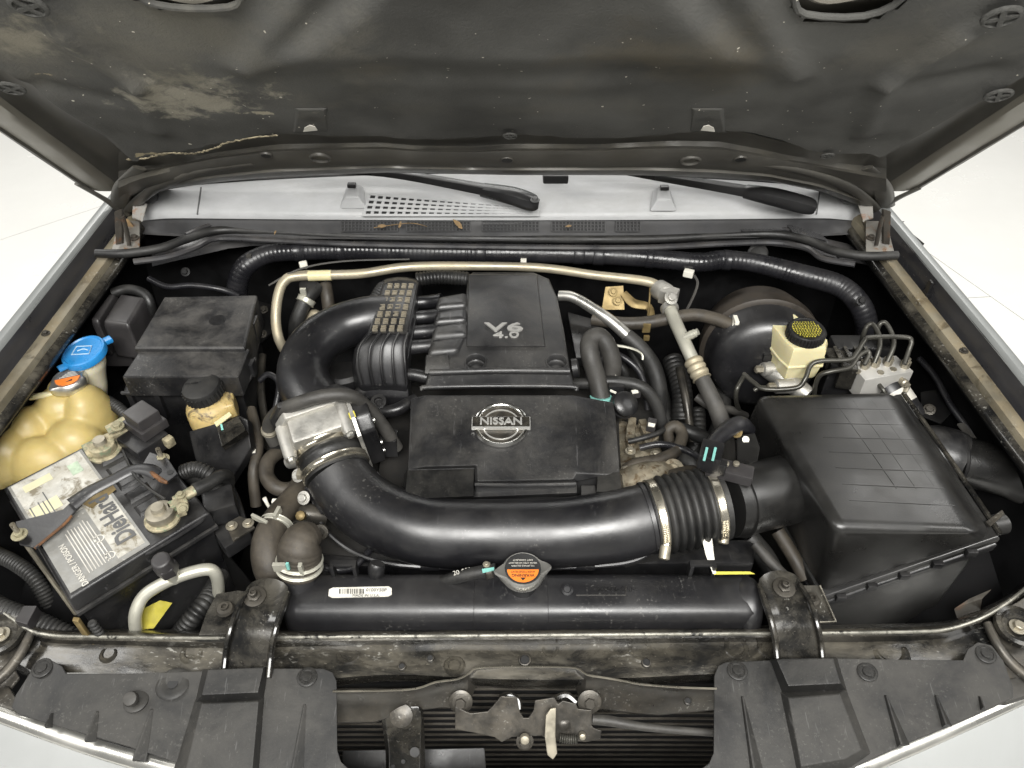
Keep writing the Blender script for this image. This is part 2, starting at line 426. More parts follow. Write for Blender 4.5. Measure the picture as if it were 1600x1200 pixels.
def cut(o, geos):
    """drill real holes in a closed mesh"""
    org = wloc(o); dg = bpy.context.evaluated_depsgraph_get()
    for g_ in geos:
        c = obj('cutter', g_, 'ink', None, origin=org)
        m_ = o.modifiers.new('cut', 'BOOLEAN'); m_.operation = 'DIFFERENCE'; m_.solver = 'EXACT'; m_.object = c
        wn_ = [k for k in o.modifiers if k.type == 'WEIGHTED_NORMAL']
        for k in wn_: o.modifiers.remove(k)
        dg.update(); bpy.context.view_layer.update()
        me = bpy.data.meshes.new_from_object(o.evaluated_get(bpy.context.evaluated_depsgraph_get()))
        o.modifiers.clear(); o.data = me; bpy.data.objects.remove(c)
    w = o.modifiers.new('weighted', 'WEIGHTED_NORMAL'); w.keep_sharp = True; w.weight = 80
def band(name, parent, c, axis, r, w, t=0.0015, m='band_steel', seg=40):
    return obj(name, lathe(c, axis, [(r, -w / 2), (r + t, -w / 2), (r + t * 1.6, -w / 2 + 0.001), (r + t, -w / 2 + 0.002), (r + t, w / 2 - 0.002), (r + t * 1.6, w / 2 - 0.001), (r + t, w / 2), (r, w / 2)], seg), m, parent)

# ================================================================== floor
def clip_poly(poly, p, n):
    out = []
    for i, a in enumerate(poly):
        b = poly[(i + 1) % len(poly)]
        da, db = (a - p).dot(n), (b - p).dot(n)
        if da >= 0: out.append(a)
        if da * db < 0: out.append(a + (b - a) * (da / (da - db)))
    return out
F2 = lambda px, py: P(px, py, FLOOR_Z)
cuts = []
for a, b in (((1465, 405), (1600, 500)), ((0, 375), (170, 318))):
    A, B = F2(*a), F2(*b); d = (B - A).normalized(); cuts.append((A, V((-d.y, d.x, 0))))
A, B = F2(1520, 465), F2(1555, 463); d = (B - A).normalized(); cuts.append((A, V((-d.y, d.x, 0))))
S = 30.0
polys = [[V((-S, -S, FLOOR_Z)), V((S, -S, FLOOR_Z)), V((S, S, FLOOR_Z)), V((-S, S, FLOOR_Z))]]
for ci, (p, n) in enumerate(cuts):
    nxt = []
    for q in polys:
        cen = sum(q, O0) / len(q)
        if ci == 2 and not ((cen - cuts[0][0]).dot(cuts[0][1]) < 0 and (cen - cuts[1][0]).dot(cuts[1][1]) < 0):
            nxt.append(q); continue
        a = clip_poly(q, p + n * 0.0022, n); b = clip_poly(q, p - n * 0.0022, -n)
        nxt += [k for k in (a, b) if len(k) > 2]
    polys = nxt
fl = obj('floor', slab([V((-S, -S, FLOOR_Z - 0.004)), V((S, -S, FLOOR_Z - 0.004)), V((S, S, FLOOR_Z - 0.004)), V((-S, S, FLOOR_Z - 0.004))], 0.1), 'seam_dark', kind='structure', origin=(0, 0, FLOOR_Z - 0.1))
for q in polys:
    obj('floor_slab', slab(q, 0.003), 'floor_white', fl)

# ================================================================== fenders
def fender(sx, label, edge):
    # edge: list of fender crest points (world), rear to front
    root = thing('fender', label, 'fender', V((edge[3].x, edge[3].y, FLOOR_Z + 0.5)))
    pts = [V(q) for q in catmull([tuple(e) for e in edge], 8)]
    def run(prof, name, m, kind=None, wob=0.0, t=0.0):
        rows = []
        for i, e in enumerate(pts):
            row = []
            for dx, dz in prof:
                w = noise.noise(V((e.y * 9, dx * 30, sx * 3))) * wob
                row.append(V((e.x - sx * (dx + w), e.y, e.z + dz + w * 0.5)))
            rows.append(row)
        g = sheet(rows)
        return obj(name, g, m, root)
    # outer skin rolls over the shoulder and falls to the wheel arch
    o_ = run([(0.002, -0.009), (0.0005, -0.003), (-0.003, 0.0), (-0.010, -0.0005), (-0.019, -0.003), (-0.026, -0.009), (-0.031, -0.025), (-0.034, -0.08), (-0.036, -0.2), (-0.036, -0.4), (-0.036, -0.75)], 'outer_panel', 'silver_paint')
    run([(0.0015, -0.007), (0.004, -0.03), (0.005, -0.045), (0.007, -0.052), (0.009, -0.050), (0.0105, -0.044), (0.0125, -0.048)], 'gutter', 'gutter_paint', wob=0.0006)
    run([(0.0120, -0.047), (0.014, -0.040), (0.018, -0.039), (0.029, -0.040), (0.034, -0.041), (0.036, -0.047), (0.0365, -0.056)], 'flange', 'flange_paint', wob=0.0015)
    run([(0.035, -0.053), (0.041, -0.055), (0.046, -0.058), (0.048, -0.063), (0.047, -0.070)], 'seam_lip', 'grimy_metal', wob=0.004)
    run([(0.047, -0.064), (0.045, -0.075), (0.025, -0.085), (0.0, -0.11), (-0.022, -0.2), (-0.026, -0.35), (-0.026, -0.76)], 'inner_apron', 'housing_black', wob=0.003)
    for k in (16, 25, 32):
        if k < len(pts): bolt(root, pts[k] + V((-sx * 0.024, 0, -0.0395)), 0.0048, m='latch_metal')
    for k, dz in ((9, -0.22), (16, -0.26), (22, -0.2)):
        bolt(root, pts[k] + V((sx * 0.028, 0, dz)), 0.008, V((-sx, 0, 0.1)), m='apron_black')
    return root
eL = [P(171, 321, 0.235), P(35, 493, 0.205), P(-110, 672, 0.165), P(-210, 800, 0.125), P(-290, 920, 0.08)]
eR = [P(1381, 327, 0.235), P(1543, 520, 0.205), P(1665, 672, 0.165), P(1770, 800, 0.125), P(1860, 920, 0.08)]
eL.append(eL[-1] + (eL[-1] - eL[-2]) * 1.0); eR.append(eR[-1] + (eR[-1] - eR[-2]) * 1.0)
eL = [eL[0] + (eL[0] - eL[1]) * 0.6] + eL; eR = [eR[0] + (eR[0] - eR[1]) * 0.6] + eR
fenL = fender(-1, 'silver front fender edge beside the beige coolant tank and battery', eL)
fenR = fender(1, 'silver front fender edge beside the air filter box and brake valve block', eR)
# little black clip standing on the flange
fc = P(1452, 462, 0.175)
obj('hood_prop_clip', join(box(fc + V((0, 0, 0.004)), (0.022, 0.016, 0.008)), box(fc + V((-0.007, 0, 0.018)), (0.005, 0.012, 0.028)), box(fc + V((0.008, 0.002, 0.020)), (0.005, 0.012, 0.032))), 'black_plastic', fenR, 0.0015)

# ================================================================== firewall, bay floor, crossmember
fw = thing('firewall', 'dark painted firewall panel under the cowl behind the engine', 'firewall', (0, 0.8, -0.5))
rows = []
for z, y in ((0.168, 0.812), (0.155, 0.822), (0.10, 0.835), (0.0, 0.845), (-0.2, 0.83), (-0.6, 0.74)):
    rows.append([V((x * (1.09 if z <= 0.1 else 1.0), y + 0.02 * math.sin(x * 9) * (z < 0.1) + noise.noise(V((x * 4, z * 6, 1))) * 0.015, z)) for x in [i / 20 * 1.66 - 0.83 for i in range(21)]])
obj('panel', sheet(rows), 'apron_black', fw)
rows = []
for k, (dy, z) in enumerate(((0.0, 0.158), (-0.02, 0.160), (-0.035, 0.153), (-0.04, 0.14))):
    rows.append([V((x, 0.806 + dy - 0.10 * max(0, abs(x) - 0.58) * 3, z - 0.10 * max(0, abs(x) - 0.55))) for x in [i / 30 * 1.48 - 0.74 for i in range(31)]])
obj('ledge', sheet(rows), 'gutter_paint', fw)
obj('body_plug', lathe(P(1183, 397, 0.135), (0, -1, 0.4), [(0.022, 0), (0.022, 0.004), (0.018, 0.007), (0.012, 0.005)]), 'rubber', fw)
for px, py in ((290, 425), (1310, 400), (1345, 470), (560, 380)):
    bolt(fw, P(px, py, 0.13), 0.006, (0, -0.7, 0.7), 'apron_black')
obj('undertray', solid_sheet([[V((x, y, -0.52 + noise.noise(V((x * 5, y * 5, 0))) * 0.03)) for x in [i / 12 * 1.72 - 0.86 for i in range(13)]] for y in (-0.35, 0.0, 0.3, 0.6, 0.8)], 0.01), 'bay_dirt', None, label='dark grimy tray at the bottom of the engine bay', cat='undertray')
# frame rails and strut towers either side
for sx, w in ((-1, 'battery'), (1, 'air filter box')):
    tw = thing('strut_tower', f'black inner wheel housing deep behind the {w}', 'wheel housing', (sx * 0.66, 0.45, -0.5))
    rows = []
    for i in range(13):
        y = 0.05 + i * 0.058
        h = -0.14 + 0.08 * math.sin(math.pi * i / 12)
        rows.append([V((sx * x, y, z)) for x, z in ((0.82, h + 0.0), (0.76, h), (0.70, h - 0.03), (0.66, h - 0.12), (0.64, -0.3), (0.63, -0.5))])
    obj('housing', sheet(rows), 'housing_black', tw)
    for k in range(3):
        bolt(tw, V((sx * 0.76, 0.3 + 0.12 * k, -0.06)), 0.008, m='apron_black')

# ================================================================== cowl
cw = thing('cowl_panel', 'silver grey plastic cowl panel at the foot of the windscreen', 'cowl panel', P(800, 340, 0.15))
xs = [205 + (1350 - 205) * i / 44 for i in range(45)]
def bow(px):            # ends of the panel roll off
    t = abs(px - 778) / 572
    return t
def endz(px): t = bow(px); return -0.035 * max(0, t - 0.93) / 0.07
fr_ = lambda px: 333 + 5 * math.cos((px - 778) / 572 * 1.4) + 6 * max(0, bow(px) - 0.9) / 0.1
rows = []
for t in (0.0, 0.03, 0.08, 0.3, 0.6, 0.85, 1.0):
    row = []
    for px in xs:
        a = P(px, fr_(px), 0.222 + endz(px)); bk = P(778 + (px - 778) * 0.965, 296 - 26 * math.cos(min(1, bow(px)) * 1.25), 0.262)
        q = a.lerp(bk, t); q.z = a.z + (bk.z - a.z) * (t ** 0.7) - (0.006 if t == 0 else 0.001 if t == 0.03 else 0)
        if abs(px - 1190) < 110 and 0.25 < t < 0.7: q.z -= 0.004
        row.append(q)
    rows.append(row)
obj('top_panel', solid_sheet(rows, 0.003), 'cowl_grey_lit', cw)
rows = []
for t, dy in ((0.0, 0.006), (0.12, 0.001), (0.5, 0.0), (0.95, -0.004), (1.0, -0.010)):
    rows.append([(lambda a, b: a.lerp(b, t) + V((0, dy, 0)))(P(px, fr_(px), 0.217 + endz(px)), P(778 + (px - 778) * 0.99, 372 - 6 * abs(px - 778) / 572 - 5 * bow(px) ** 8, 0.172)) for px in xs])
obj('front_face', solid_sheet(rows, 0.003, (0, -1, 0.2)), 'cowl_dark_shaded', cw)  # same plastic as the top, its shade painted as a darker grey
# joint in the top panel
for px in (307, 1275):
    obj('joint_strip', slab([P(px, 334, 0.2245), P(px + 2, 334, 0.2245), P(px + 8, 292, 0.2610), P(px + 6, 292, 0.2610)], 0.002), 'ink_grey', cw)
# silver slotted grille with tapering upper edge
def lerpP(a, b, t): return (a[0] + (b[0] - a[0]) * t, a[1] + (b[1] - a[1]) * t)
gr = obj('grille_recess', slab([P(566, 336, 0.2262), P(842, 336, 0.2262), P(842, 327, 0.2300), P(700, 314, 0.2400), P(576, 305, 0.2470)], 0.001), 'ink', cw)
for i in range(23):
    t = i / 22; x0, y0 = lerpP((568, 336.5), (840, 336.5), t); x1, y1 = lerpP((577, 304), (842, 326), t)
    z1 = 0.2485 + (0.232 - 0.2485) * t
    a, b = P(x0, y0, 0.2275), P(x1, y1, z1 + 0.0005); w = V((0.0028, 0, 0))
    obj('slat', slab([a - w, a + w, b + w, b - w], 0.002), 'cowl_grey_lit', cw)
for k in (0.0, 0.25, 0.5, 0.75, 1.0):
    a = P(*lerpP((566, 337), (577, 304), k), 0.2275 + (0.2485 - 0.2275) * k + 0.0008)
    b = P(*lerpP((843, 337), (843, 326), k), 0.2275 + (0.232 - 0.2275) * k + 0.0008)
    obj('slat', slab([a, b, b + V((0, 0.004 if k else 0.003, 0.002)), a + V((0, 0.004, 0.002))], 0.0015), 'cowl_grey_lit', cw)
# black drain mesh strips on the front face
def mesh_strip(x0, x1, y0, y1, nx, ny, z0, z1, off=0.004):
    gs = []
    o = V((0, -off, 0.001))
    for i in range(nx + 1):
        px = x0 + (x1 - x0) * i / nx; a, b = P(px, y0, z0) + o, P(px, y1, z1) + o; w = V((0.0011, 0, 0))
        gs.append(loft([[a - w, a + w, b + w, b - w], [p + V((0, -0.0025, 0.001)) for p in (a - w, a + w, b + w, b - w)]]))
    for j in range(ny + 1):
        py = y0 + (y1 - y0) * j / ny; zz = z0 + (z1 - z0) * j / ny; a, b = P(x0, py, zz) + o, P(x1, py, zz) + o; w = V((0, 0.0002, 0.0012))
        gs.append(loft([[a - w, b - w, b + w, a + w], [p + V((0, -0.0027, 0.001)) for p in (a - w, b - w, b + w, a + w)]]))
    bk = loft([[P(x0, y0, z0), P(x1, y0, z0), P(x1, y1, z1), P(x0, y1, z1)], [P(x0, y0, z0) + o * 0.8, P(x1, y0, z0) + o * 0.8, P(x1, y1, z1) + o * 0.8, P(x0, y1, z1) + o * 0.8]])
    obj('vent_backing', bk, 'ink', cw)
    obj('vent_mesh', join(*gs), 'cowl_dark_shaded', cw, kind='stuff')
for x0, x1, n in ((534, 622, 16), (636, 735, 18), (754, 842, 16), (862, 945, 15), (962, 1000, 7)):
    mesh_strip(x0, x1, 340, 360, n, 4, 0.2115, 0.187)
# washer nozzles
for px, py in ((551, 302), (1037, 306)):
    p = P(px, py + 22, 0.236)
    nz = obj('washer_nozzle', loft([[p + V((-0.028, 0, -0.004)), p + V((0.028, 0, -0.004)), p + V((0.018, 0.05, 0.018)), p + V((-0.018, 0.05, 0.018))], [p + V((-0.014, 0.006, 0.020)), p + V((0.014, 0.006, 0.020)), p + V((0.010, 0.03, 0.036)), p + V((-0.010, 0.03, 0.036))]]), 'cowl_dark_shaded' if px < 0 else 'cowl_grey_lit', cw, 0.004)
    obj('jet', box(p + V((0, 0.022, 0.037)), (0.017, 0.012, 0.008)), 'wiper_black', nz, 0.002)
for sx, px in ((-1, 233), (1, 1325)):
    obj('end_bump', ellipsoid(P(px, 306, 0.25), (0.018, 0.018, 0.014)), 'cowl_dark_shaded', cw)

# rubber weather strip along the cowl
strip = [(150, 396, .205), (195, 396, .203), (250, 388, .20), (290, 374, .195), (340, 360, .185), (420, 362, .178), (560, 369, .172), (780, 373, .170), (1000, 374, .170), (1130, 368, .172), (1210, 366, .178), (1260, 375, .185), (1300, 391, .195), (1350, 400, .203), (1402, 399, .205)]
ws = thing('weather_strip', 'long black rubber hood seal curving along the cowl edge', 'seal', P(800, 380, 0.16))
obj('bulb', T([(a, b, c, 0.0085) for a, b, c in strip], seg=12), 'rubber', ws)
obj('lip', T([(a, b - 7 - (4 if 300 < a < 1250 else 0), c + 0.006, 0.0045) for a, b, c in strip[3:-3]], seg=8), 'gutter_paint', ws)
obj('carrier', T([(a + (14 if a < 300 else -14 if a > 1290 else 0), b + 13, c - 0.008, 0.006) for a, b, c in strip[1:-1]], seg=8), 'gutter_paint', ws)
# small mesh at the right end of the strip
cw2 = cw
def quad_mesh(poly, nx, ny, z, parent, lift=0.004):
    gs = []; n = UP
    A, B, C_, D = [P(*q, z) for q in poly]
    for i in range(nx + 1):
        t = i / nx; a, b = A.lerp(B, t), D.lerp(C_, t); w = (B - A).normalized() * 0.0010
        gs.append(slab([a - w + n * lift, a + w + n * lift, b + w + n * lift, b - w + n * lift], 0.002))
    for j in range(ny + 1):
        t = j / ny; a, b = A.lerp(D, t), B.lerp(C_, t); w = (D - A).normalized() * 0.0010
        gs.append(slab([a - w + n * (lift + .0003), b - w + n * (lift + .0003), b + w + n * (lift + .0003), a + w + n * (lift + .0003)], 0.002))
    obj('vent_backing', slab([A, B, C_, D], 0.002), 'ink', parent)
    obj('vent_mesh', join(*gs), 'cowl_dark_shaded', parent, kind='stuff')
quad_mesh([(1160, 363), (1225, 361), (1212, 350), (1150, 353)], 14, 4, 0.183, cw)
quad_mesh([(1238, 364), (1292, 378), (1282, 369), (1228, 352)], 11, 4, 0.190, cw)

# debris on the vents
for i, (px, py, s, w) in enumerate(((598, 352, .013, 'beside the tapered grille foot'), (626, 350, .010, 'on the mesh below the wiper'), (716, 349, .018, 'lying pale on the cowl mesh'), (888, 352, .009, 'stuck in the mesh near the middle'), (432, 362, .006, 'on the seal near the harness'), (206, 349, .020, 'wedged in the hinge corner by the washer filler'))):
    s *= .72
    p = P(px, py, 0.208) + V((0, -0.008, 0.003)); a = i * 1.1; n = V((0.2 * math.sin(a), -0.75, 0.6)).normalized(); x, y, _ = basis(n)
    d = lambda u, v, h=0: p + (x * math.cos(a) + y * math.sin(a)) * u * s + (y * math.cos(a) - x * math.sin(a)) * v * s + n * h * s
    obj('dry_leaf', slab([d(-1, 0), d(-.5, -.32, .1), d(.1, -.38, .2), d(.6, -.2, .1), d(1.1, .05, 0), d(.5, .3, .2), d(0, .34, .25), d(-.6, .28, .1)], 0.0006, n), 'dry_leaf', None, label='small curled dry brown leaf ' + w, cat='leaf', group='dry leaves caught around the cowl')
obj('dry_stalk', tube([(P(585, 354, .205) + V((0, -.008, .002)), .0007), (P(640, 348, .208) + V((0, -.012, .006)), .0007), (P(668, 352, .205) + V((0, -.008, .002)), .0005)], seg=5), 'dry_leaf', None, label='thin dry stalk lying along the black cowl mesh', cat='stalk')

# ================================================================== windscreen and wipers
wn = V((0, -0.52, 0.854))
W0 = P(778, 272, 0.258)
ws_rows = []
for t in (0, 0.15, 0.4, 0.9):
    ws_rows.append([W0 + V((x * 0.72, 0.006 + 0.06 * -(x * x) + t * 0.854 * 0.95, t * 0.52 * 0.95 - 0.004)) for x in [i / 10 - 1 for i in range(21)]])
wsn = thing('windscreen', 'windscreen glass glimpsed between the cowl and the raised hood', 'windscreen', W0 + V((0, 0, -0.01)))
obj('pane', solid_sheet(ws_rows, 0.005, wn), 'windscreen_glass', wsn)
obj('dashboard', solid_sheet([[p + V((0, 0.05, -0.05 - 0.02 * i)) for p in [W0 + V((x * 0.70, t * 0.5, t * 0.06)) for x in (-1, -.5, 0, .5, 1)]] for i, t in enumerate((0, 0.5, 1))], 0.01), 'label_grey', wsn)
obj('lower_seal', tube([(W0 + V((x * 0.72, 0.0 - 0.06 * x * x, 0.001)), 0.005) for x in [i / 5 - 1 for i in range(11)]], seg=8), 'rubber', wsn)
obj('sensor_box', box(P(868, 276, 0.29), (0.05, 0.03, 0.018)), 'wiper_black', wsn, 0.004)
for pts, lab in (([(470, 268, .318), (600, 270, .300), (745, 294, .276), (800, 306, .270), (836, 317, .262)], 'black wiper arm ending above the slotted silver grille'),
                 ([(960, 266, .318), (1010, 273, .305), (1150, 296, .280), (1210, 308, .275), (1268, 322, .262)], 'black wiper arm ending on the plain unslotted stretch of cowl')):
    wp = thing('wiper', lab, 'wiper', P(pts[-1][0], pts[-1][1], 0.24), 'wipers on the windscreen')
    obj('arm', T([(a, b, c, r) for (a, b, c), r in zip(pts[:4], (.006, .010, .014, .016))], seg=10, square=.6, flat=((0, 0.3, 1), .75)), 'wiper_black', wp)
    obj('pivot_cover', T([(pts[3][0] - 45, pts[3][1] - 9, pts[3][2] + .002, .016), (pts[3][0], pts[3][1], pts[3][2] + .004, .020), (pts[4][0] - 4, pts[4][1], pts[4][2], .019), (pts[4][0] + 6, pts[4][1] + 2, pts[4][2] - .002, .010)], seg=12, square=.7, flat=((0, 0.3, 1), .8)), 'wiper_black', wp)
    obj('blade', T([(pts[0][0] - 40, pts[0][1] - 4, .31, .004), (pts[1][0] + 40, pts[1][1] + 3, .281, .004), (pts[2][0] + 20, pts[2][1] + 6, .266, .003)], seg=6), 'rubber', wp)
    if pts[-1][0] < 900:
        bolt(wp, P(pts[4][0], pts[4][1] - 4, pts[4][2] + .017), 0.006, m='ink_grey')

# ================================================================== hood (raised)
HA = rad(47)
H0 = V((0, 0.687, 0.319))
HV = V((0, -math.cos(HA), math.sin(HA)))
HN = V((0, -math.sin(HA), -math.cos(HA)))        # towards the engine
def HP(px, py, off=0.0): return PP(px, py, H0 + HN * off, HN)
def hv(p): return (p - H0).dot(HV)
def H(u, v, off=0.0): return H0 + V((u, 0, 0)) + HV * v + HN * off
hood = thing('hood', 'raised hood seen from below with dusty felt pad and hinge corners', 'hood', H0 + V((0, 0.03, -0.02)))

def line_x(pts):                                   # x as a function of v, extrapolated
    q = sorted((hv(HP(*p)), HP(*p).x) for p in pts)
    def f(v):
        for (a, xa), (b, xb) in zip(q, q[1:]):
            if v <= b or (b, xb) == q[-1]: return xa + (xb - xa) * (v - a) / (b - a)
    return f
def interp(pts, x):
    if x <= pts[0][0]: return pts[0][1]
    for (a, ya), (b, yb) in zip(pts, pts[1:]):
        if x <= b: return ya + (yb - ya) * (x - a) / (b - a)
    return pts[-1][1]
eLx = line_x([(160, 318), (130, 292), (0, 205)]); eRx = line_x([(1400, 318), (1432, 297), (1600, 196)])
rear = [(185, 338), (215, 312), (260, 295), (330, 284), (420, 275), (600, 268), (800, 272), (1000, 272), (1100, 276), (1200, 281), (1280, 297), (1330, 316), (1385, 336)]
padrear = [(190, 250), (250, 246), (345, 226), (440, 213), (600, 211), (655, 217), (740, 218), (800, 213), (950, 213), (1060, 206), (1130, 207), (1240, 232), (1300, 240), (1392, 245)]
pLx = line_x([(195, 247), (120, 187), (30, 128)]); pRx = line_x([(1385, 246), (1497, 177), (1595, 122)])

# outer skin
def skin_row(v, off):
    return [H(eLx(v) + (eRx(v) - eLx(v)) * s, v, off - 0.03 * math.sin(math.pi * s)) for s in [i / 20 for i in range(21)]]
obj('outer_skin', solid_sheet([skin_row(v, -0.030) for v in (-0.03, 0.05, 0.2, 0.4, 0.6, 0.8, 1.0, 1.08)], 0.004, HN), 'silver_paint', hood)
# side frames: hem, flange, channel
def wob(u, v): return noise.noise(V((u * 6, v * 6, 4.2)))
for sx, ex, pxf in ((-1, eLx, pLx), (1, eRx, pRx)):
    vs_ = [-0.035 + i * 0.035 for i in range(33)]
    def strip_(prof): return [[H(ex(v) - sx * e, v, o + 0.0015 * wob(e * 20, v * 3)) for e, o in prof] for v in vs_]
    obj('hem', sheet(strip_([(0.004, -0.034), (-0.002, -0.012), (-0.0035, -0.004), (-0.001, 0.001), (0.004, 0.001), (0.007, -0.003)])), 'hood_frame', hood)
    obj('flange', sheet(strip_([(0.0065, -0.003), (0.02, -0.001), (0.04, -0.001), (0.052, -0.003), (0.058, -0.010)])), 'hood_flange', hood)
    obj('channel', sheet([[H(ex(v) - sx * 0.057, v, -0.009), H(ex(v) - sx * 0.063, v, -0.024), H(ex(v) - sx * 0.075, v, -0.030), H(pxf(v) - sx * -0.012, v, -0.030), H(pxf(v) + sx * -0.02, v, -0.024)] for v in vs_]), 'hood_frame', hood)
# rear rail
xs = [185 + (1385 - 185) * i / 60 for i in range(61)]
rows = []
for t, o in ((-0.03, -0.030), (0.0, -0.006), (0.03, 0.004), (0.10, 0.008), (0.17, 0.004), (0.22, 0.007), (0.5, 0.008), (0.62, 0.005), (0.68, -0.006), (0.8, -0.014), (1.15, -0.020)):
    row = []
    for px in xs:
        a, b = interp(rear, px), interp(padrear, 190 + (px - 185))
        e = max(0, abs(px - 785) - 430) / 170
        row.append(HP(px, a + (b - a) * t, o + 0.010 * e * math.sin(t * 9 + px * 0.02) + 0.002 * wob(px * 0.004, t)))
    rows.append(row)
obj('rear_rail', sheet(rows), 'hood_frame', hood)
for px, py, r, m in ((416, 243, .008, 'ink'), (792, 250, .009, 'ink'), (1157, 249, .009, 'ink'), (500, 247, .017, 'hood_frame'), (1079, 251, .017, 'hood_frame')):
    p = HP(px, py, 0.0085)
    if m == 'ink':
        obj('rail_hole', join(lathe(p, HN, [(r * 1.25, -.002), (r * 1.2, .0012), (r * 1.02, .0014), (r, -.001)], 20)), 'hood_frame', hood)
        obj('rail_hole', lathe(p + HN * .0006, HN, [(r, -.002), (r, 0.0008)], 20), 'ink', hood)
    else:
        obj('dimple', lathe(p, HN, [(r * 1.1, -.002), (r, .002), (r * .85, .003), (r * .7, -.0003), (r * .2, -.0006)], 24), m, hood)
# insulation pad
holes = [[(208, -70), (212, -12), (268, 8), (358, 8), (380, -13), (392, -70)], [(1225, -70), (1240, -10), (1258, 19), (1350, 22), (1412, -8), (1425, -70)]]
def inpoly(x, y, poly):
    c = False
    for i in range(len(poly)):
        (x1, y1), (x2, y2) = poly[i], poly[i - 1]
        if (y1 > y) != (y2 > y) and x < (x2 - x1) * (y - y1) / (y2 - y1) + x1: c = not c
    return c
holeH = [[(HP(*q).x, hv(HP(*q))) for q in h] for h in holes]
cl = line_x([(490, 0), (380, 92)]); cr = line_x([(1148, 0), (1235, 105)])
cv = hv(HP(800, 112))
sstep = lambda a, b, x: (lambda t: t * t * (3 - 2 * t))(max(0, min(1, (x - a) / (b - a))))
creases = [((HP(*a).x, hv(HP(*a))), (HP(*b).x, hv(HP(*b))), am, w) for a, b, am, w in (((500, -60), (385, 95), .012, .022), ((1140, -60), (1240, 108), .012, .022), ((1510, 42), (1388, 122), .013, .016), ((1388, 122), (1350, 205), .008, .016), ((95, 48), (212, 122), .010, .016), ((212, 122), (250, 200), .007, .016), ((560, 118), (1010, 118), .004, .03), ((1430, 130), (1540, 112), -.010, .022), ((60, 128), (170, 150), -.008, .02), ((640, -20), (640, 90), -.005, .05), ((960, -20), (960, 90), -.005, .05))]
NI, NJ = 150, 84
def pad_pt(s, t):
    px = 190 + (1392 - 190) * s
    v0 = hv(HP(px, interp(padrear, px) + 1.6 * noise.noise(V((px * 0.05, 0, 0)))))
    v = v0 + (1.02 - v0) * t
    u = pLx(v) + (pRx(v) - pLx(v)) * s
    e = min(u - pLx(v), pRx(v) - u); er = v - v0
    o = 0.006 + 0.008 * noise.noise(V((u * 4, v * 4, 0))) + 0.0022 * noise.noise(V((u * 15, v * 15, 3)))
    o += 0.022 * sstep(0, 0.05, u - cl(v)) * sstep(0, 0.05, cr(v) - u) * sstep(0, 0.09, v - cv)
    o += 0.009 * math.exp(-((e - 0.022) / 0.011) ** 2) - 0.034 * (1 - sstep(-0.002, 0.014, e))
    o -= 0.014 * (1 - sstep(0.0, 0.012, er))
    for (ax_, av_), (bx_, bv_), am, w in creases:
        dx, dv = bx_ - ax_, bv_ - av_; t_ = max(0, min(1, ((u - ax_) * dx + (v - av_) * dv) / (dx * dx + dv * dv)))
        d = math.hypot(u - ax_ - dx * t_, v - av_ - dv * t_) / w
        if d < 3: o += am * math.exp(-d * d)
    # pockets around the pad corners
    for cx, cv_, rr, am in ((0.66, 0.20, 0.11, -0.012), (-0.66, 0.22, 0.11, -0.010), (0.0, 0.07, 0.22, -0.004), (0.36, 0.10, 0.06, -0.006), (-0.36, 0.10, 0.06, -0.006)):
        d = math.hypot((u - cx), (v - cv_)) / rr; o += am * math.exp(-d * d)
    return u, v, H(u, v, o)
vs_, keep, idx = [], [], {}
grid = [[pad_pt(i / NI, (j / NJ) ** 1.15) for i in range(NI + 1)] for j in range(NJ + 1)]
verts = [q[2] for r in grid for q in r]; faces = []
for j in range(NJ):
    for i in range(NI):
        u = (grid[j][i][0] + grid[j + 1][i + 1][0]) / 2; v = (grid[j][i][1] + grid[j + 1][i + 1][1]) / 2
        if any(inpoly(u, v, h) for h in holeH): continue
        a = j * (NI + 1) + i; faces.append((a, a + 1, a + NI + 2, a + NI + 1))

# felt with mould, dust and frayed stains, each with its own shape and place
fm = MATS['felt']; nt = fm.node_tree; N_ = nt.nodes; L_ = nt.links
bs = N_['Principled BSDF']; src = bs.inputs['Base Color'].links[0].from_socket
tcn = N_.new('ShaderNodeTexCoord')
def stain(cur, c, r, col, amt, nscale=22, thr=0.42, soft=0.10):
    c = V(c) - H0
    s1 = N_.new('ShaderNodeVectorMath'); s1.operation = 'SUBTRACT'; s1.inputs[1].default_value = c
    L_.new(tcn.outputs['Object'], s1.inputs[0])
    s2 = N_.new('ShaderNodeVectorMath'); s2.operation = 'DIVIDE'; s2.inputs[1].default_value = r
    L_.new(s1.outputs[0], s2.inputs[0])
    ln = N_.new('ShaderNodeVectorMath'); ln.operation = 'LENGTH'; L_.new(s2.outputs[0], ln.inputs[0])
    no = N_.new('ShaderNodeTexNoise'); no.inputs['Scale'].default_value = nscale; no.inputs['Detail'].default_value = 10
    no.inputs['Roughness'].default_value = 0.66; no.inputs['Distortion'].default_value = 0.15
    L_.new(tcn.outputs['Object'], no.inputs['Vector'])
    m1 = N_.new('ShaderNodeMath'); m1.operation = 'MULTIPLY_ADD'; m1.inputs[1].default_value = -0.42; L_.new(ln.outputs['Value'], m1.inputs[0]); L_.new(no.outputs['Fac'], m1.inputs[2])
    mr = N_.new('ShaderNodeMapRange'); mr.interpolation_type = 'SMOOTHSTEP'; mr.inputs['From Min'].default_value = thr - 0.2; mr.inputs['From Max'].default_value = thr - 0.2 + soft
    mr.inputs['To Max'].default_value = amt; L_.new(m1.outputs[0], mr.inputs['Value'])
    mx = N_.new('ShaderNodeMix'); mx.data_type = 'RGBA'; L_.new(mr.outputs['Result'], mx.inputs['Factor']); L_.new(cur, mx.inputs['A']); mx.inputs['B'].default_value = (*col, 1)
    return mx.outputs['Result']
cur = src
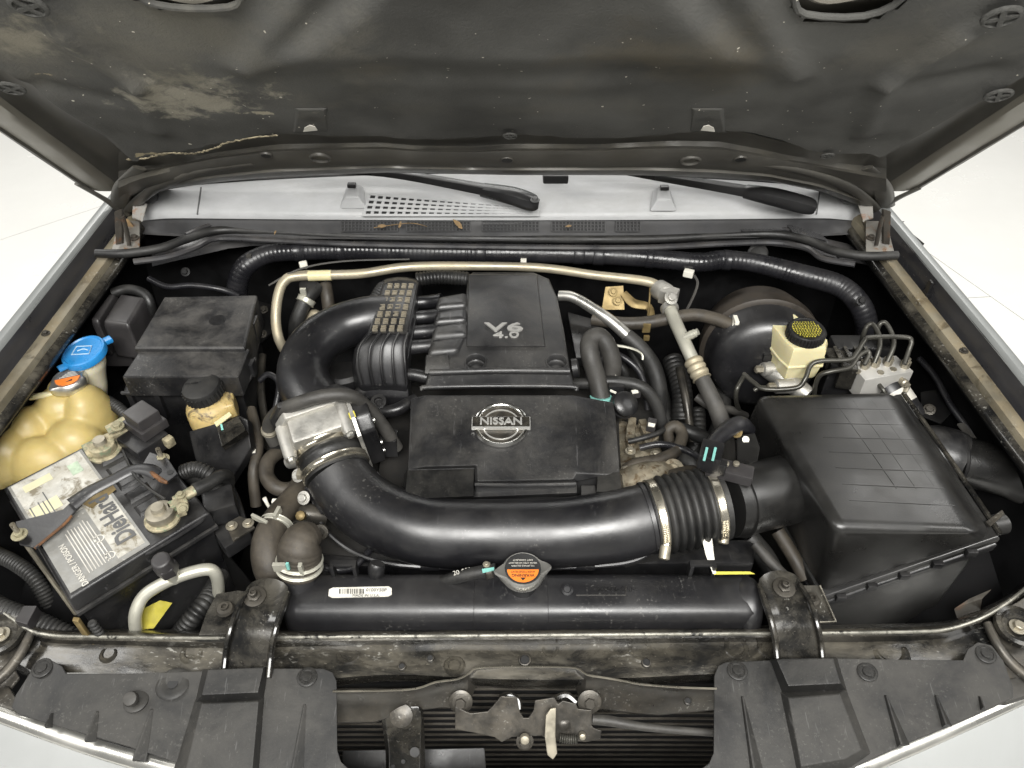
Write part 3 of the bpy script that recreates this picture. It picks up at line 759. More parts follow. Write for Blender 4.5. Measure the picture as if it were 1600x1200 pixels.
cur = stain(cur, HP(300, 60), (0.5, 0.25, 0.25), (0.135, 0.127, 0.106), 0.75, 7, 0.44, 0.3)
cur = stain(cur, HP(1480, 60), (0.22, 0.15, 0.15), (0.12, 0.113, 0.096), 0.6, 8, 0.45, 0.3)
cur = stain(cur, HP(800, 160), (0.5, 0.07, 0.07), (0.10, 0.095, 0.082), 0.5, 9, 0.45, 0.3)
cur = stain(cur, HP(1050, 70), (0.30, 0.2, 0.2), (0.125, 0.108, 0.078), 0.6, 6, 0.46, 0.3)
cur = stain(cur, HP(590, 95), (0.12, 0.1, 0.1), (0.13, 0.12, 0.10), 0.55, 8, 0.46, 0.3)
cur = stain(cur, HP(300, 148), (0.17, 0.11, 0.11), (0.30, 0.28, 0.225), 0.8, 26, 0.43, 0.20)
cur = stain(cur, HP(285, 120), (0.15, 0.08, 0.08), (0.22, 0.205, 0.16), 0.6, 34, 0.49, 0.24)
cur = stain(cur, HP(40, 50), (0.12, 0.10, 0.10), (0.24, 0.22, 0.17), 0.7, 18, 0.44, 0.24)
cur = stain(cur, HP(270, 238), (0.16, 0.013, 0.013), (0.36, 0.31, 0.20), 0.8, 40, 0.44, 0.08)
cur = stain(cur, HP(400, 172), (0.11, 0.008, 0.008), (0.36, 0.33, 0.25), 0.8, 40, 0.44, 0.08)
cur = stain(cur, HP(60, 112), (0.06, 0.006, 0.006), (0.34, 0.29, 0.19), 0.8, 40, 0.44, 0.08)
# lint specks
vo = N_.new('ShaderNodeTexNoise'); vo.inputs['Scale'].default_value = 130; vo.inputs['Detail'].default_value = 1
L_.new(tcn.outputs['Object'], vo.inputs['Vector'])
mr = N_.new('ShaderNodeMapRange'); mr.inputs['From Min'].default_value = 0.775; mr.inputs['From Max'].default_value = 0.79; L_.new(vo.outputs['Fac'], mr.inputs['Value'])
mx = N_.new('ShaderNodeMix'); mx.data_type = 'RGBA'; L_.new(mr.outputs['Result'], mx.inputs['Factor']); L_.new(cur, mx.inputs['A']); mx.inputs['B'].default_value = (0.5, 0.47, 0.4, 1)
L_.new(mx.outputs['Result'], bs.inputs['Base Color'])
pad = obj('insulation_pad', (verts, faces), 'felt', hood, origin=H0)
def ragged(pts, o, r):
    q = catmull([tuple(p) for p in pts], 14); out = []
    for i, (x, y) in enumerate(q):
        out.append((HP(x, y + 2.2 * noise.noise(V((i * .9, y, 1))), o), r * (0.5 + 0.9 * abs(noise.noise(V((i * .7, 3, x)))))))
    return tube(out, seg=6, sub=2, flat=(HN, .6))
for pts_, r_ in (([(198, 249), (228, 247), (262, 239), (300, 240), (335, 232), (352, 224), (395, 215), (432, 212)], .0026),):
    obj('frayed_edge', ragged(pts_, .006, r_), 'frayed_felt', hood)
for h in holes:
    hp = [HP(x, y + 3, 0.011) for x, y in h]
    obj('pad_opening', tube([(p, 0.0040) for p in hp], seg=8, sub=3), 'felt', hood)
    obj('inner_panel', sheet([[HP(h[0][0] - 20, -70, -0.018), HP(h[5][0] + 20, -70, -0.018)], [HP(h[1][0] - 20, 10, -0.018), HP(h[4][0] + 20, 10, -0.018)], [HP(h[2][0] - 20, 45, -0.02), HP(h[3][0] + 20, 45, -0.02)]]), 'hood_flange', hood)
    obj('inner_bead', T([], ) if False else tube([(HP(h[1][0] + 8, -22, 0.0), .006), (HP((h[2][0] + h[3][0]) / 2 - 10, -2, 0.0), .006), (HP(h[4][0] - 8, -24, 0.0), .006)], seg=8), 'hood_flange', hood)
for px, py, r in ((45, 8, .020), (18, 137, .017), (1565, 25, .021), (1560, 148, .018), (797, 212, .011), (1293, 243, .011)):
    place('pad_clip', 'xclip', xclip_geo, 'felt', hood, HP(px, py, 0.016 if r > .012 else 0.012), HN, r, spin=0.4)
# pockets with torn felt and a glimpse of bare metal
for px, flip in ((488, 1), (1103, -1)):
    a = lambda dx, dy, o: HP(px + dx * flip, dy, o)
    obj('latch_pocket', loft([[a(-34, 208, -.004), a(30, 205, -.004), a(24, 168, .004), a(-28, 168, .004)], [a(-28, 206, .006), a(24, 204, .006), a(18, 172, .007), a(-22, 172, .007)]]), 'felt', hood, 0.002)
    obj('bare_tab', slab([a(-14, 206, .022), a(8, 204, .022), a(4, 198, .022), a(-4, 196, .022), a(-12, 200, .022)], 0.001, HN), 'paper', hood)

# corner horns and hinges
for sx, hx, tip, mid in ((-1, 196, (120, 287), (165, 312)), (1, 1375, (1436, 294), (1395, 314))):
    obj('corner_horn', tube([(HP(tip[0], tip[1], 0.000), .0055), (HP(mid[0], mid[1], 0.004), .007), (HP(hx, 334, 0.006), .011)], seg=10, flat=(HN, .6)), 'hood_frame', hood)
    obj('corner_fold', tube([(HP(hx - sx * 4, 328, 0.006), .011), (HP(hx - sx * 50, 292, 0.008), .012), (HP(hx - sx * 120, 268, 0.007), .009), (HP(hx - sx * 200, 256, 0.006), .006)], seg=14, flat=(HN, .4)), 'hood_frame', hood)
    obj('corner_fold', tube([(HP(hx + sx * 10, 322, 0.004), .016), (HP(hx + sx * 2, 292, 0.002), .018), (HP(hx - sx * 22, 262, -0.004), .012)], seg=14, flat=(HN, .3)), 'hood_frame', hood)
    z0, z1 = 0.20, 0.27
    hg = obj('hinge', slab([P(hx - 22, 392, z0), P(hx + 22, 392, z0), P(hx + 16 - sx * 6, 345, z0 + .01), P(hx - 16 - sx * 6, 345, z0 + .01)], 0.004), 'hinge_paint', hood, 0.001)
    obj('arm', loft([[P(hx + sx * 2, 380, z0 + .004), P(hx + sx * 12, 382, z0 + .004), P(hx + sx * 14, 330, z1), P(hx + sx * 2, 326, z1)], [q + V((0, -.008, .004)) for q in (P(hx + sx * 2, 380, z0 + .004), P(hx + sx * 12, 382, z0 + .004), P(hx + sx * 14, 330, z1), P(hx + sx * 2, 326, z1))]]), 'hinge_metal', hg, 0.0015)
    obj('link', tube([(P(hx - sx * 6, 384, z0 + .006), .006), (P(hx - sx * 2, 362, z0 + .03), .007), (P(hx + sx * 4, 338, z1 - .01), .006)], seg=8, flat=((1, 0, 0), .5)), 'hinge_metal', hg)
    obj('cowl_bracket', slab([P(hx - sx * 26, 345, z0 + .02), P(hx - sx * 10, 340, z0 + .035), P(hx - sx * 12, 312, z0 + .055), P(hx - sx * 34, 318, z0 + .05)], 0.003), 'hinge_paint', hg, 0.001)
    bolt(hg, P(hx - sx * 14, 372, z0 + .006), 0.006, m='hinge_metal'); bolt(hg, P(hx + sx * 8, 356, z0 + .03), 0.006, (0, -1, .3), m='hinge_metal')

# ================================================================== radiator core support
sup = thing('core_support', 'long grimy black radiator support beam across the front', 'support beam', P(800, 1040, -0.15))
cx = [-20, 20, 48, 70, 100, 150, 300, 500, 700, 900, 1100, 1300, 1430, 1480, 1530, 1570, 1600, 1640]
def lipy(px):
    return interp([(-20, 940), (20, 968), (48, 986), (70, 992), (100, 995), (300, 998), (800, 994), (1300, 990), (1430, 988), (1480, 984), (1530, 968), (1570, 945), (1600, 922), (1640, 890)], px)
xs = [interp(list(enumerate(cx)), i * 0.25) for i in range((len(cx) - 1) * 4 + 1)]
rows = []
for dy, z in ((-14, -0.075), (-9, -0.034), (-6, -0.028), (0, -0.027), (5, -0.030), (8, -0.040), (13, -0.050), (26, -0.052), (48, -0.054), (66, -0.058), (74, -0.075), (80, -0.11)):
    rows.append([P(px, lipy(px) + dy * (1 if dy < 12 else 1 + 0.25 * noise.noise(V((px * 0.004, 0, 9)))), z + 0.0035 * noise.noise(V((px * 0.012, dy * 0.05, 2))) * (dy > 10)) for px in xs])
obj('beam', sheet(rows), 'grimy_metal', sup)
obj('lip_highlight', T([(px, lipy(px) - 1, -0.0265, 0.0028) for px in cx], seg=8, sub=5), 'lip_reflection', sup)  # highlight of the glossy lip, painted as a pale strip
for px, py, r in ((820, 1031, .0065), (628, 1041, .004), (1010, 1035, .005), (672, 1028, .004), (1075, 1095, .004)):
    p = P(px, py, -0.050)
    obj('beam_hole', join(lathe(p, (0, -.2, 1), [(r * 1.5, -.003), (r * 1.35, .0015), (r * 1.1, .002), (r, -.001)], 18)), 'latch_metal', sup)
    obj('beam_hole', lathe(p + V((0, 0, .0003)), UP, [(r, -.002), (r, .0006)], 16), 'ink', sup)
for px, py, r in ((545, 1020, .02), (710, 1040, .016), (1200, 1012, .018), (1150, 1013, .02), (1390, 1018, .03), (170, 1022, .014), (300, 1020, .018), (860, 1015, .014), (1000, 1016, .02)):
    obj('pressed_dimple', lathe(P(px, py, -0.0535), UP, [(r, 0), (r * .85, .003), (r * .6, .003), (r * .45, -.001), (r * .1, -.001)], 22), 'grimy_metal', sup)
# latch panel under the beam: shaped vertical plate
top = [(520, 1080), (600, 1079), (650, 1076), (680, 1066), (715, 1061), (733, 1052), (745, 1044), (790, 1042), (860, 1042), (900, 1044), (917, 1054), (945, 1059), (975, 1064), (1000, 1069), (1060, 1074), (1120, 1076)]
bot = [(520, 1131), (585, 1130), (600, 1124), (640, 1112), (690, 1106), (728, 1108), (748, 1064), (795, 1056), (855, 1056), (895, 1064), (912, 1108), (960, 1112), (990, 1116), (1030, 1118), (1070, 1114), (1120, 1110)]
rows = []
for t, dz in ((0, 0.004), (0.04, 0.006), (0.1, 0.0), (0.5, -0.006), (0.95, 0.0), (1.0, -0.004)):
    rows.append([P(a[0] + (b[0] - a[0]) * t, a[1] + (b[1] - a[1]) * t, -0.047 - 0.052 * t + dz) for a, b in zip(top, bot)])
obj('latch_panel', solid_sheet(rows, 0.003, (0, -0.6, 0.8)), 'latch_metal', sup)
obj('panel_edge', T([(a, b, -0.0415, 0.0016) for a, b in top], seg=6, sub=3), 'band_steel', sup)
for px in (720, 921):
    p = P(px, 1096, -0.073); nrm = V((0, -.75, .66))
    obj('washer', lathe(p, nrm, [(.017, 0), (.017, .002), (.012, .004)], 22), 'latch_metal', sup)
    bolt(sup, p + nrm * .003, .0078, nrm, 'latch_metal')
# vertical brace
br = thing('grille_brace', 'black steel brace strip bolted below the latch panel', 'brace', P(630, 1200, -0.3))
obj('strip', solid_sheet([[P(600, 1106, -.095), P(606, 1104, -.09), P(654, 1104, -.09), P(660, 1108, -.095)], [P(596, 1125, -.11), P(603, 1124, -.1), P(658, 1124, -.1), P(662, 1126, -.11)], [P(602, 1170, -.15), P(608, 1168, -.135), P(656, 1168, -.135), P(664, 1172, -.15)], [P(604, 1230, -.22), P(609, 1230, -.21), P(655, 1230, -.21), P(664, 1230, -.22)]], 0.003, (0, -.7, .7)), 'gloss_black', br, 0.001)
nrm = V((0, -.6, .8))
obj('washer', lathe(P(627, 1118, -.094), nrm, [(.0165, 0), (.0165, .002), (.013, .003), (.006, .0045), (.002, .0045)], 22), 'latch_metal', br)
for px, py, r in ((648, 1175, .007), (630, 1190, .003), (614, 1198, .003)):
    obj('brace_hole', lathe(P(px, py, -.132), nrm, [(r, 0), (r, .0012)], 18), 'ink', br)
# condenser
cd = thing('condenser', 'finned condenser glimpsed below the hood latch', 'condenser', (0, -0.07, -0.5))
obj('core', solid_sheet([[V((x, -0.066, z)) for x in (-.36, 0, .42)] for z in (-.10, -.5)], 0.02, (0, -1, 0)), 'housing_black', cd)
for k in range(17):
    z = -.115 - .0195 * k
    obj('fin', box((0.03, -0.0668, z), (0.74, 0.004, 0.0026)), 'fin_metal', cd)
obj('duct_panel', solid_sheet([[P(535, 1172, -.22), P(757, 1168, -.22)], [P(535, 1230, -.24), P(762, 1230, -.24)]], .004), 'black_plastic', None, .002, label='flat black duct panel behind the steel brace, below the latch', cat='panel')

# hood latch
lt = thing('hood_latch', 'grimy steel hood latch with hook and coil spring', 'latch', P(820, 1160, -.16))
nrm = V((0, -.72, .69))
def plate(name, pts, z, t, m, parent, n=nrm, bev=.0012):
    org = P(sum(a for a, b in pts) / len(pts), sum(b for a, b in pts) / len(pts), z)
    return obj(name, slab([PP(a, b, org, n) for a, b in pts], t, n), m, parent, bev)
plate('back_plate', [(711, 1104), (735, 1115), (762, 1112), (775, 1098), (783, 1088), (808, 1090), (812, 1112), (818, 1122), (826, 1122), (834, 1110), (836, 1095), (866, 1090), (872, 1100), (905, 1108), (925, 1110), (925, 1135), (912, 1150), (890, 1150), (880, 1158), (860, 1158), (846, 1150), (800, 1152), (784, 1160), (772, 1152), (740, 1145), (711, 1140)], -.080, .004, 'latch_metal', lt)
plate('front_plate', [(866, 1104), (880, 1095), (900, 1100), (908, 1120), (928, 1138), (940, 1142), (938, 1156), (915, 1160), (880, 1156), (862, 1148)], -.085, .004, 'latch_metal', lt)
plate('safety_hook', [(860, 1108), (869, 1106), (868, 1150), (871, 1178), (864, 1188), (855, 1180), (851, 1150), (853, 1118)], -.074, .005, 'zinc', lt, bev=.002)
obj('striker_jaw', T([(782, 1092, -.082, .006), (795, 1088, -.078, .007), (808, 1094, -.080, .006), (810, 1108, -.086, .006)], seg=8), 'gloss_black', lt)
obj('striker_jaw', T([(868, 1092, -.080, .005), (885, 1087, -.076, .006), (900, 1098, -.080, .005)], seg=8), 'gloss_black', lt)
for px, py, r in ((791, 1114, .007), (850, 1106, .006), (881, 1133, .010), (820, 1155, .007), (910, 1150, .005)):
    obj('rivet', lathe(P(px, py, -.088), nrm, [(r, -.004), (r, .002), (r * .8, .004), (r * .2, .0048)], 18), 'zinc' if r < .009 else 'latch_metal', lt)
obj('spring', T([(874, 1153, -.088, .0052), (888, 1155, -.088, .0052), (902, 1155, -.088, .0052)], seg=10, ripple=(.22, .003)), 'line_steel', lt)
bolt(lt, P(820, 1158, -.105), .008, nrm, 'latch_metal')
obj('latch_cable', T([(925, 1124, -.09, .007), (955, 1127, -.092, .0075), (1000, 1135, -.095, .006), (1060, 1141, -.10, .0055), (1130, 1146, -.105, .0055)], seg=10), 'grey_rubber', None, label='grey release cable running sideways from the hood latch', cat='cable')

# ================================================================== plastic sight shields
def shield(label, outline, blocks, ribs, clips, hole=None, pin=None):
    sh = thing('sight_shield', label, 'shield', P(outline[0][0], 1100, -.1), 'plastic shields over the grille')
    zf = lambda py: -.034 - (py - 1030) * .00022
    Q = lambda px, py, dz=0: P(px, py, zf(py) + dz)
    obj('plate', slab([Q(*q) for q in outline], .004), 'shield_plastic', sh, .0018)
    for lo, hi, h in blocks:
        obj('raised_block', loft([[Q(*q, -.001) for q in lo], [Q(*q, h) for q in hi]]), 'shield_plastic', sh, .002)
    for a, b, w in ribs:
        A, B = Q(*a), Q(*b); d = (B - A).normalized(); s = V((-d.y, d.x, 0))
        wa, wb = .0022, w
        obj('rib', loft([[A - s * wa - d * .002, A + s * wa - d * .002, B + s * wb, B - s * wb], [A - s * .0008 + UP * .003, A + s * .0008 + UP * .003, B - s * wb * .45 + UP * .009, B - s * wb * .75 + UP * .009]]), 'shield_plastic', sh, .0008)
    for px, py in clips: clip(sh, Q(px, py, .0002), .0145, (0, -.05, 1))
    if hole:
        p = Q(*hole, .0002)
        obj('hole_rim', lathe(p, UP, [(.024, -.001), (.022, .001), (.014, .002), (.009, -.0005)], 24), 'shield_plastic', sh)
        obj('screw_hole', lathe(p, UP, [(.0075, -.001), (.0075, .0006)], 16), 'ink', sh)
    if pin:
        p = Q(*pin)
        pn = obj('loose_pin', join(lathe(p, UP, [(.017, 0), (.017, .002), (.014, .004), (.009, .004)], 22), lathe(p, (0, -.25, 1), [(.005, .003), (.005, .016)], 10)), 'shield_plastic', sh)
        obj('pin_head', lathe(p + V((0, -.004, .015)), (0, -.35, 1), [(.010, 0), (.0105, .003), (.009, .007), (.006, .008)], 18), 'grey_rubber', pn)
    return sh
shield('black plastic shield with a loose pin and an empty screw hole',
    [(46, 1052), (62, 1036), (82, 1032), (97, 1040), (104, 1052), (200, 1052), (322, 1048), (412, 1044), (505, 1044), (520, 1050), (526, 1064), (527, 1172), (533, 1190), (550, 1205), (550, 1230), (380, 1230), (290, 1196), (200, 1166), (110, 1140), (30, 1117), (18, 1106), (24, 1086)],
    [([(316, 1046), (420, 1042), (412, 1096), (304, 1100)], [(325, 1046), (412, 1043), (403, 1082), (315, 1086)], .020),
     ([(304, 1092), (414, 1088), (404, 1230), (262, 1230)], [(316, 1099), (404, 1095), (392, 1228), (284, 1228)], .011)],
    [((237, 1110), (218, 1190), .010), ((152, 1113), (142, 1160), .008), ((81, 1116), (77, 1138), .005), ((476, 1103), (462, 1226), .011)],
    [(66, 1044), (480, 1058)], hole=(270, 1068), pin=(213, 1096))
shield('black plastic shield with paint-chipped clips on the air filter box side',
    [(1116, 1056), (1122, 1040), (1134, 1034), (1205, 1031), (1305, 1028), (1400, 1030), (1505, 1031), (1512, 1014), (1528, 1003), (1550, 1008), (1568, 1032), (1583, 1072), (1584, 1090), (1500, 1128), (1420, 1160), (1340, 1196), (1300, 1230), (1090, 1230), (1090, 1205), (1108, 1192), (1115, 1176)],
    [([(1202, 1030), (1308, 1027), (1324, 1080), (1222, 1084)], [(1213, 1030), (1302, 1028), (1314, 1068), (1232, 1072)], .020),
     ([(1218, 1080), (1322, 1074), (1362, 1178), (1330, 1200), (1246, 1215)], [(1232, 1090), (1312, 1084), (1346, 1172), (1320, 1186), (1252, 1198)], .011)],
    [((1160, 1090), (1187, 1226), .011), ((1384, 1088), (1412, 1166), .010), ((1462, 1088), (1480, 1136), .008), ((1531, 1090), (1536, 1110), .004)],
    [(1152, 1048), (1355, 1050), (1540, 1022)])
for px, py in ((1125, 1100), (1175, 1074)):
    pass

# ================================================================== grille trim, bumper skin, lamp corners
nose = [(-60, 1088), (0, 1112), (110, 1152), (210, 1184), (330, 1212), (560, 1226), (800, 1228), (1110, 1222), (1300, 1208), (1400, 1172), (1500, 1128), (1600, 1082), (1680, 1040)]
tr = thing('grille_trim', 'curved chrome grille surround along the front edge', 'trim', P(800, 1230, -.2))
obj('chrome_strip', T([(a, b, -.082, .014) for a, b in nose], seg=12, sub=6, flat=((0, 0, 1), .7)), 'alu_bright', tr)
obj('inner_strip', T([(a, b - 11, -.078, .005) for a, b in nose], seg=8, sub=5), 'black_plastic', tr)
rows = []
for dy, z in ((7, -.084), (12, -.083), (40, -.095), (120, -.14), (320, -.30)):
    rows.append([P(a + (a - 800) * dy * .0004, b + dy, z) for a, b in [(q[0], q[1]) for q in catmull([(a, b) for a, b in nose], 4)]])
obj('bumper_skin', solid_sheet(rows, .003), 'bumper_silver', None, label='silver painted bumper skin below the chrome grille surround', cat='bumper')
for sx, X, lab in ((-1, lambda x: x, 'rounded metal lamp mount with bolt beside the battery corner'), (1, lambda x: 1592 - x, 'rounded metal lamp mount with bolt beside the air filter box corner')):
    lm = thing('lamp_mount', lab, 'bracket', P(X(10), 1010, -.1), 'lamp mounts at the ends of the beam')
    dy = 0 if sx < 0 else -12
    obj('plate', slab([P(X(a), b + dy, -.03 - (b - 950) * .0003) for a, b in ((-30, 930), (2, 952), (30, 966), (44, 990), (38, 1012), (20, 1040), (30, 1058), (14, 1078), (-40, 1120))], .006), 'latch_metal', lm, .002)
    obj('raised_ring', lathe(P(X(2), 992 + dy, -.034), (0, -.1, 1), [(.034, 0), (.032, .006), (.026, .007), (.022, .002), (.012, .0015)], 28), 'grimy_metal', lm)
    bolt(lm, P(X(2), 992 + dy, -.030), .008, m='zinc')
    obj('fold', T([(X(50), 985 + dy, -.03, .006), (X(34), 1018 + dy, -.036, .007), (X(12), 1048 + dy, -.045, .008), (X(-20), 1075 + dy, -.05, .008)], seg=10), 'latch_metal', lm)
    obj('lamp_top', slab([P(X(a), b + dy, -.062) for a, b in ((-60, 1060), (14, 1072), (30, 1098), (20, 1110), (-60, 1082))], .03), 'latch_metal' if sx < 0 else 'grey_rubber', lm, .004)

# ================================================================== radiator
rd = thing('radiator', 'black radiator with plastic top tank and round pressure cap', 'radiator', (0.02, 0.02, -0.5))
def rbox_ring(x, yc, zc, hy, hz, n=24, e=.55):
    return [V((x, yc + math.copysign(abs(math.cos(t)) ** e, math.cos(t)) * hy, zc + math.copysign(abs(math.sin(t)) ** e, math.sin(t)) * hz)) for t in [2 * math.pi * k / n for k in range(n)]]
yc, zc = 0.028, -0.045
xl, xr = P(444, 945, -.02).x, P(1190, 945, -.02).x
rings = []
for x, k in ((xl, .55), (xl + .004, .8), (xl + .012, .95), (xl + .025, 1), (xr - .03, 1), (xr - .012, .95), (xr - .004, .8), (xr, .55)):
    rings.append(rbox_ring(x, yc, zc, .041 * k, .045 * k))
obj('top_tank', loft(rings), 'tube_plastic', rd)
x0, x1 = P(740, 945, 0).x, P(857, 945, 0).x
obj('filler_saddle', loft([rbox_ring(x0, yc, zc, .0425, .0468), rbox_ring(x1, yc, zc, .0425, .0468)]), 'tube_plastic', rd, .0015)
obj('tank_end', tube([(V((xr - .035, yc, zc)), .0), (V((xr - .03, yc, zc + .004)), .044), (V((xr - .008, yc, zc)), .043), (V((xr - .002, yc, zc)), .03)], seg=20), 'tube_plastic', rd)
obj('inlet_neck', T([(468, 870, .028, .027), (468, 900, .0, .028), (474, 935, -.035, .030), (500, 950, -.045, .028)], seg=18), 'tube_plastic', rd)
obj('core', box((0.02, 0.02, -.33), (.70, .03, .48)), 'dark_void', rd)
obj('lower_seam', box((0.02, yc - .042, -.088), (.74, .012, .014)), 'gloss_black', rd, .003)
bc = obj('barcode_sticker', slab([P(a, b, .0008) for a, b in ((514, 921), (520, 918), (607, 916), (612, 919), (612, 929), (606, 932), (519, 934), (513, 931))], .0012, (0, -.2, 1)), 'paper', rd)
bars = []
x = 530
while x < 570:
    w = random.choice((.8, 1.2, 2.0)); bars.append(slab([P(a, b, .0013) for a, b in ((x, 920), (x + w, 920), (x + w, 927.5), (x, 927.5))], .0004)); x += w + random.choice((1, 1.6, 2.2))
obj('barcode', join(*bars), 'ink', bc, kind='stuff')
text(bc, 'print', '0100Y50P', .0075, P(588, 922, .0014), (1, 0, 0), (0, 1, 0), 'ink_grey', .0002)
text(bc, 'print', 'MADE IN U.S.A.', .006, P(572, 930.5, .0014), (1, 0, 0), (0, 1, 0), 'ink_grey', .0002)
text(rd, 'moulded_mark', '>PA66-G30<', .011, P(965, 921, .0012), (1, 0, 0), (0, 1, .1), 'black_plastic', .0006)
obj('moulded_frame', T([(900, 930, .001, .0009), (978, 930, .001, .0009), (978, 916, .001, .0009)], seg=5, sub=1), 'grey_rubber', rd)
obj('tank_boss', lathe(P(886, 922, .000), (0, -.3, 1), [(.009, 0), (.009, .004), (.006, .006), (.0045, .004), (.002, .004)], 18), 'tube_plastic', rd)
for px in (530, 1088):
    p = P(px + 8, 899, .0)
    obj('tank_bracket', join(box(p + V((-.017, .006, .006)), (.006, .014, .030)), box(p + V((.017, .006, .006)), (.006, .014, .030)), box(p + V((0, .008, .019)), (.040, .010, .006))), 'black_plastic', rd, .0015)
obj('tank_lug', T([(588, 900, -.01, .012), (588, 888, .010, .013), (590, 880, .018, .011)], seg=12), 'black_plastic', rd)
# cap
cc = P(817, 890, .045)
obj('filler_neck', lathe(cc + V((0, .0, -.06)), UP, [(.020, 0), (.020, .035), (.027, .040), (.027, .046)], 28), 'black_plastic', rd)
def cap_ring(r, h, lobes=.012):
    return [cc + V((math.cos(t) * (r + lobes * max(0, math.cos(2 * (t - .12))) ** 6), math.sin(t) * (r + lobes * max(0, math.cos(2 * (t - .12))) ** 6) * .98, h)) for t in [2 * math.pi * k / 64 for k in range(64)]]
cp = obj('pressure_cap', loft([cap_ring(.029, -.016, .003), cap_ring(.0315, -.012, .004), cap_ring(.0315, -.004, .008), cap_ring(.0305, 0), cap_ring(.028, .003), cap_ring(.0255, .0022, .004), cap_ring(.010, .0022, 0)]), 'alu_bright', rd)
def disc_sector(c, r, a0, a1, h, m, name, parent, sc=1.0):
    pts = [c + V((math.cos(t) * r, math.sin(t) * r * sc, h)) for t in [a0 + (a1 - a0) * k / 30 for k in range(31)]]
    return obj(name, slab(pts, .0006), m, parent)
disc_sector(cc, .0265, 0, 2 * math.pi * .999, .0036, 'ink', 'cap_sticker', cp)
disc_sector(cc + V((0, -.001, 0)), .0232, math.pi * 1.02, 2 * math.pi * .99, .0040, 'orange_label', 'warning_field', cp)
text(cp, 'warning_text', 'WARNING', .0068, cc + V((0, -.0125, .0044)), (-1, 0, 0), (0, -1, 0), 'ink', .0001, .0001)
text(cp, 'warning_text', 'AVERTISSEMENT', .0048, cc + V((0, -.0065, .0044)), (-1, 0, 0), (0, -1, 0), 'ink', .0001)
text(cp, 'warning_text', 'NE JAMAIS OUVRIR', .0040, cc + V((0, .004, .0040)), (-1, 0, 0), (0, -1, 0), 'pale_ink', .0001)
text(cp, 'warning_text', 'NEVER OPEN WHEN HOT', .0036, cc + V((0, .009, .0040)), (-1, 0, 0), (0, -1, 0), 'pale_ink', .0001)
text(cp, 'warning_text', 'HOT COOLANT', .0040, cc + V((0, .014, .0040)), (-1, 0, 0), (0, -1, 0), 'pale_ink', .0001)
tri = [cc + V((dx, dy, .0044)) for dx, dy in ((-.004, -.0165), (.004, -.0165), (0, -.0215))]
obj('warning_triangle', slab(tri, .0003), 'ink', cp)
# overflow hose
oh = thing('overflow_hose', 'thin black rubber hose joining the radiator filler neck', 'hose', P(700, 905, -.05))
obj('hose', T([(672, 915, -.03, .009), (705, 905, .0, .010), (740, 896, .016, .010), (775, 890, .024, .010)], seg=12), 'rubber', oh)
text(oh, 'hose_print', '20-050', .010, P(722, 893, .0185), V((1, .28, 0)), V((-.28, 1, .3)), 'pale_ink', .0002)
band('clamp', oh, P(763, 892, .021), V((1, .25, .1)), .0105, .012, .0018, 'latch_metal', 24)
obj('paint_mark', slab([P(753, 889, .0345), P(772, 886, .0345), P(772, 891, .034), P(754, 895, .034)], .001), 'teal_paint', oh)
bolt(oh, P(760, 882, .036), .0035, m='zinc')

# ================================================================== radiator mounting straps
def strap(label, X, o, plate_pts, holes_, st):
    s = thing('mounting_strap', label, 'bracket', P(X(0), 1030, -.08), 'straps clamping the radiator')
    prof = [(-20, 905 + o, .012), (-8, 930 + o, .011), (2, 960 + o, .005), (8, 985 + o, -.008), (10, 1000 + o, -.022), (14, 1038 + o, -.040)]
    rows = []
    for dx, py, z in prof:
        w = 40 if py > 925 + o else 36
        rows.append([P(X(dx + k * w), py, z + (.007 if abs(k) > .8 and abs(k) < .99 else .003 if abs(k) >= .99 else 0)) for k in (-1, -.9, -.75, -.4, 0, .4, .75, .9, 1)])
    # round the upper end
    a = rows[0]; c = P(X(-20), 905 + o, .012)
    cap = [P(X(-20 + 34 * math.cos(t)), 905 + o - 22 * math.sin(t), .013 + .004 * (0.35 < abs(math.cos(t)))) for t in [math.pi - math.pi * k / 8 for k in range(9)]]
    obj('strap', solid_sheet([cap] + rows, .003), 'gloss_black', s)
    for k in (-.88, .88):
        obj('flanged_edge', T([(X(dx + k * (40 if py > 925 + o else 36)), py, z + .006, .0036) for dx, py, z in prof], seg=8, sub=4), 'gloss_black', s)
    obj('side_plate', slab([P(a_, b_, z_) for a_, b_, z_ in plate_pts], .004), 'gloss_black', s, .0015)
    stud(s, P(st[0], st[1], .014), .0068, (0, -.1, 1), 'latch_metal')
    for h in holes_: 
        obj('rivet_nut', lathe(P(h[0], h[1], .003), UP, [(.013, 0), (.011, .004), (.006, .005), (.006, .009), (.004, .009), (.0035, .004)], 20), 'latch_metal', s)
    return s
strap('grimy black strap with two studs on the battery side of the radiator', lambda d: 398 - d, 20,
      [(322, 958, -.006), (338, 928, -.004), (372, 922, -.004), (390, 925, -.004), (372, 990, -.012), (310, 993, -.016)], [(352, 952)], (398, 932))
strap('grimy black strap on the air filter box side of the radiator', lambda d: 1238 + d, 8,
      [(1250, 914, -.006), (1280, 914, -.006), (1308, 972, -.014), (1250, 978, -.014)], [(1268, 938)], (1225, 918))
obj('plate_edge_trim', T([(1281, 915, -.003, .0016), (1306, 971, -.011, .0016), (1262, 973, -.011, .0016)], seg=6, sub=1), 'band_steel', [o for o in COL.objects if o.name.startswith('mounting_strap')][-1])

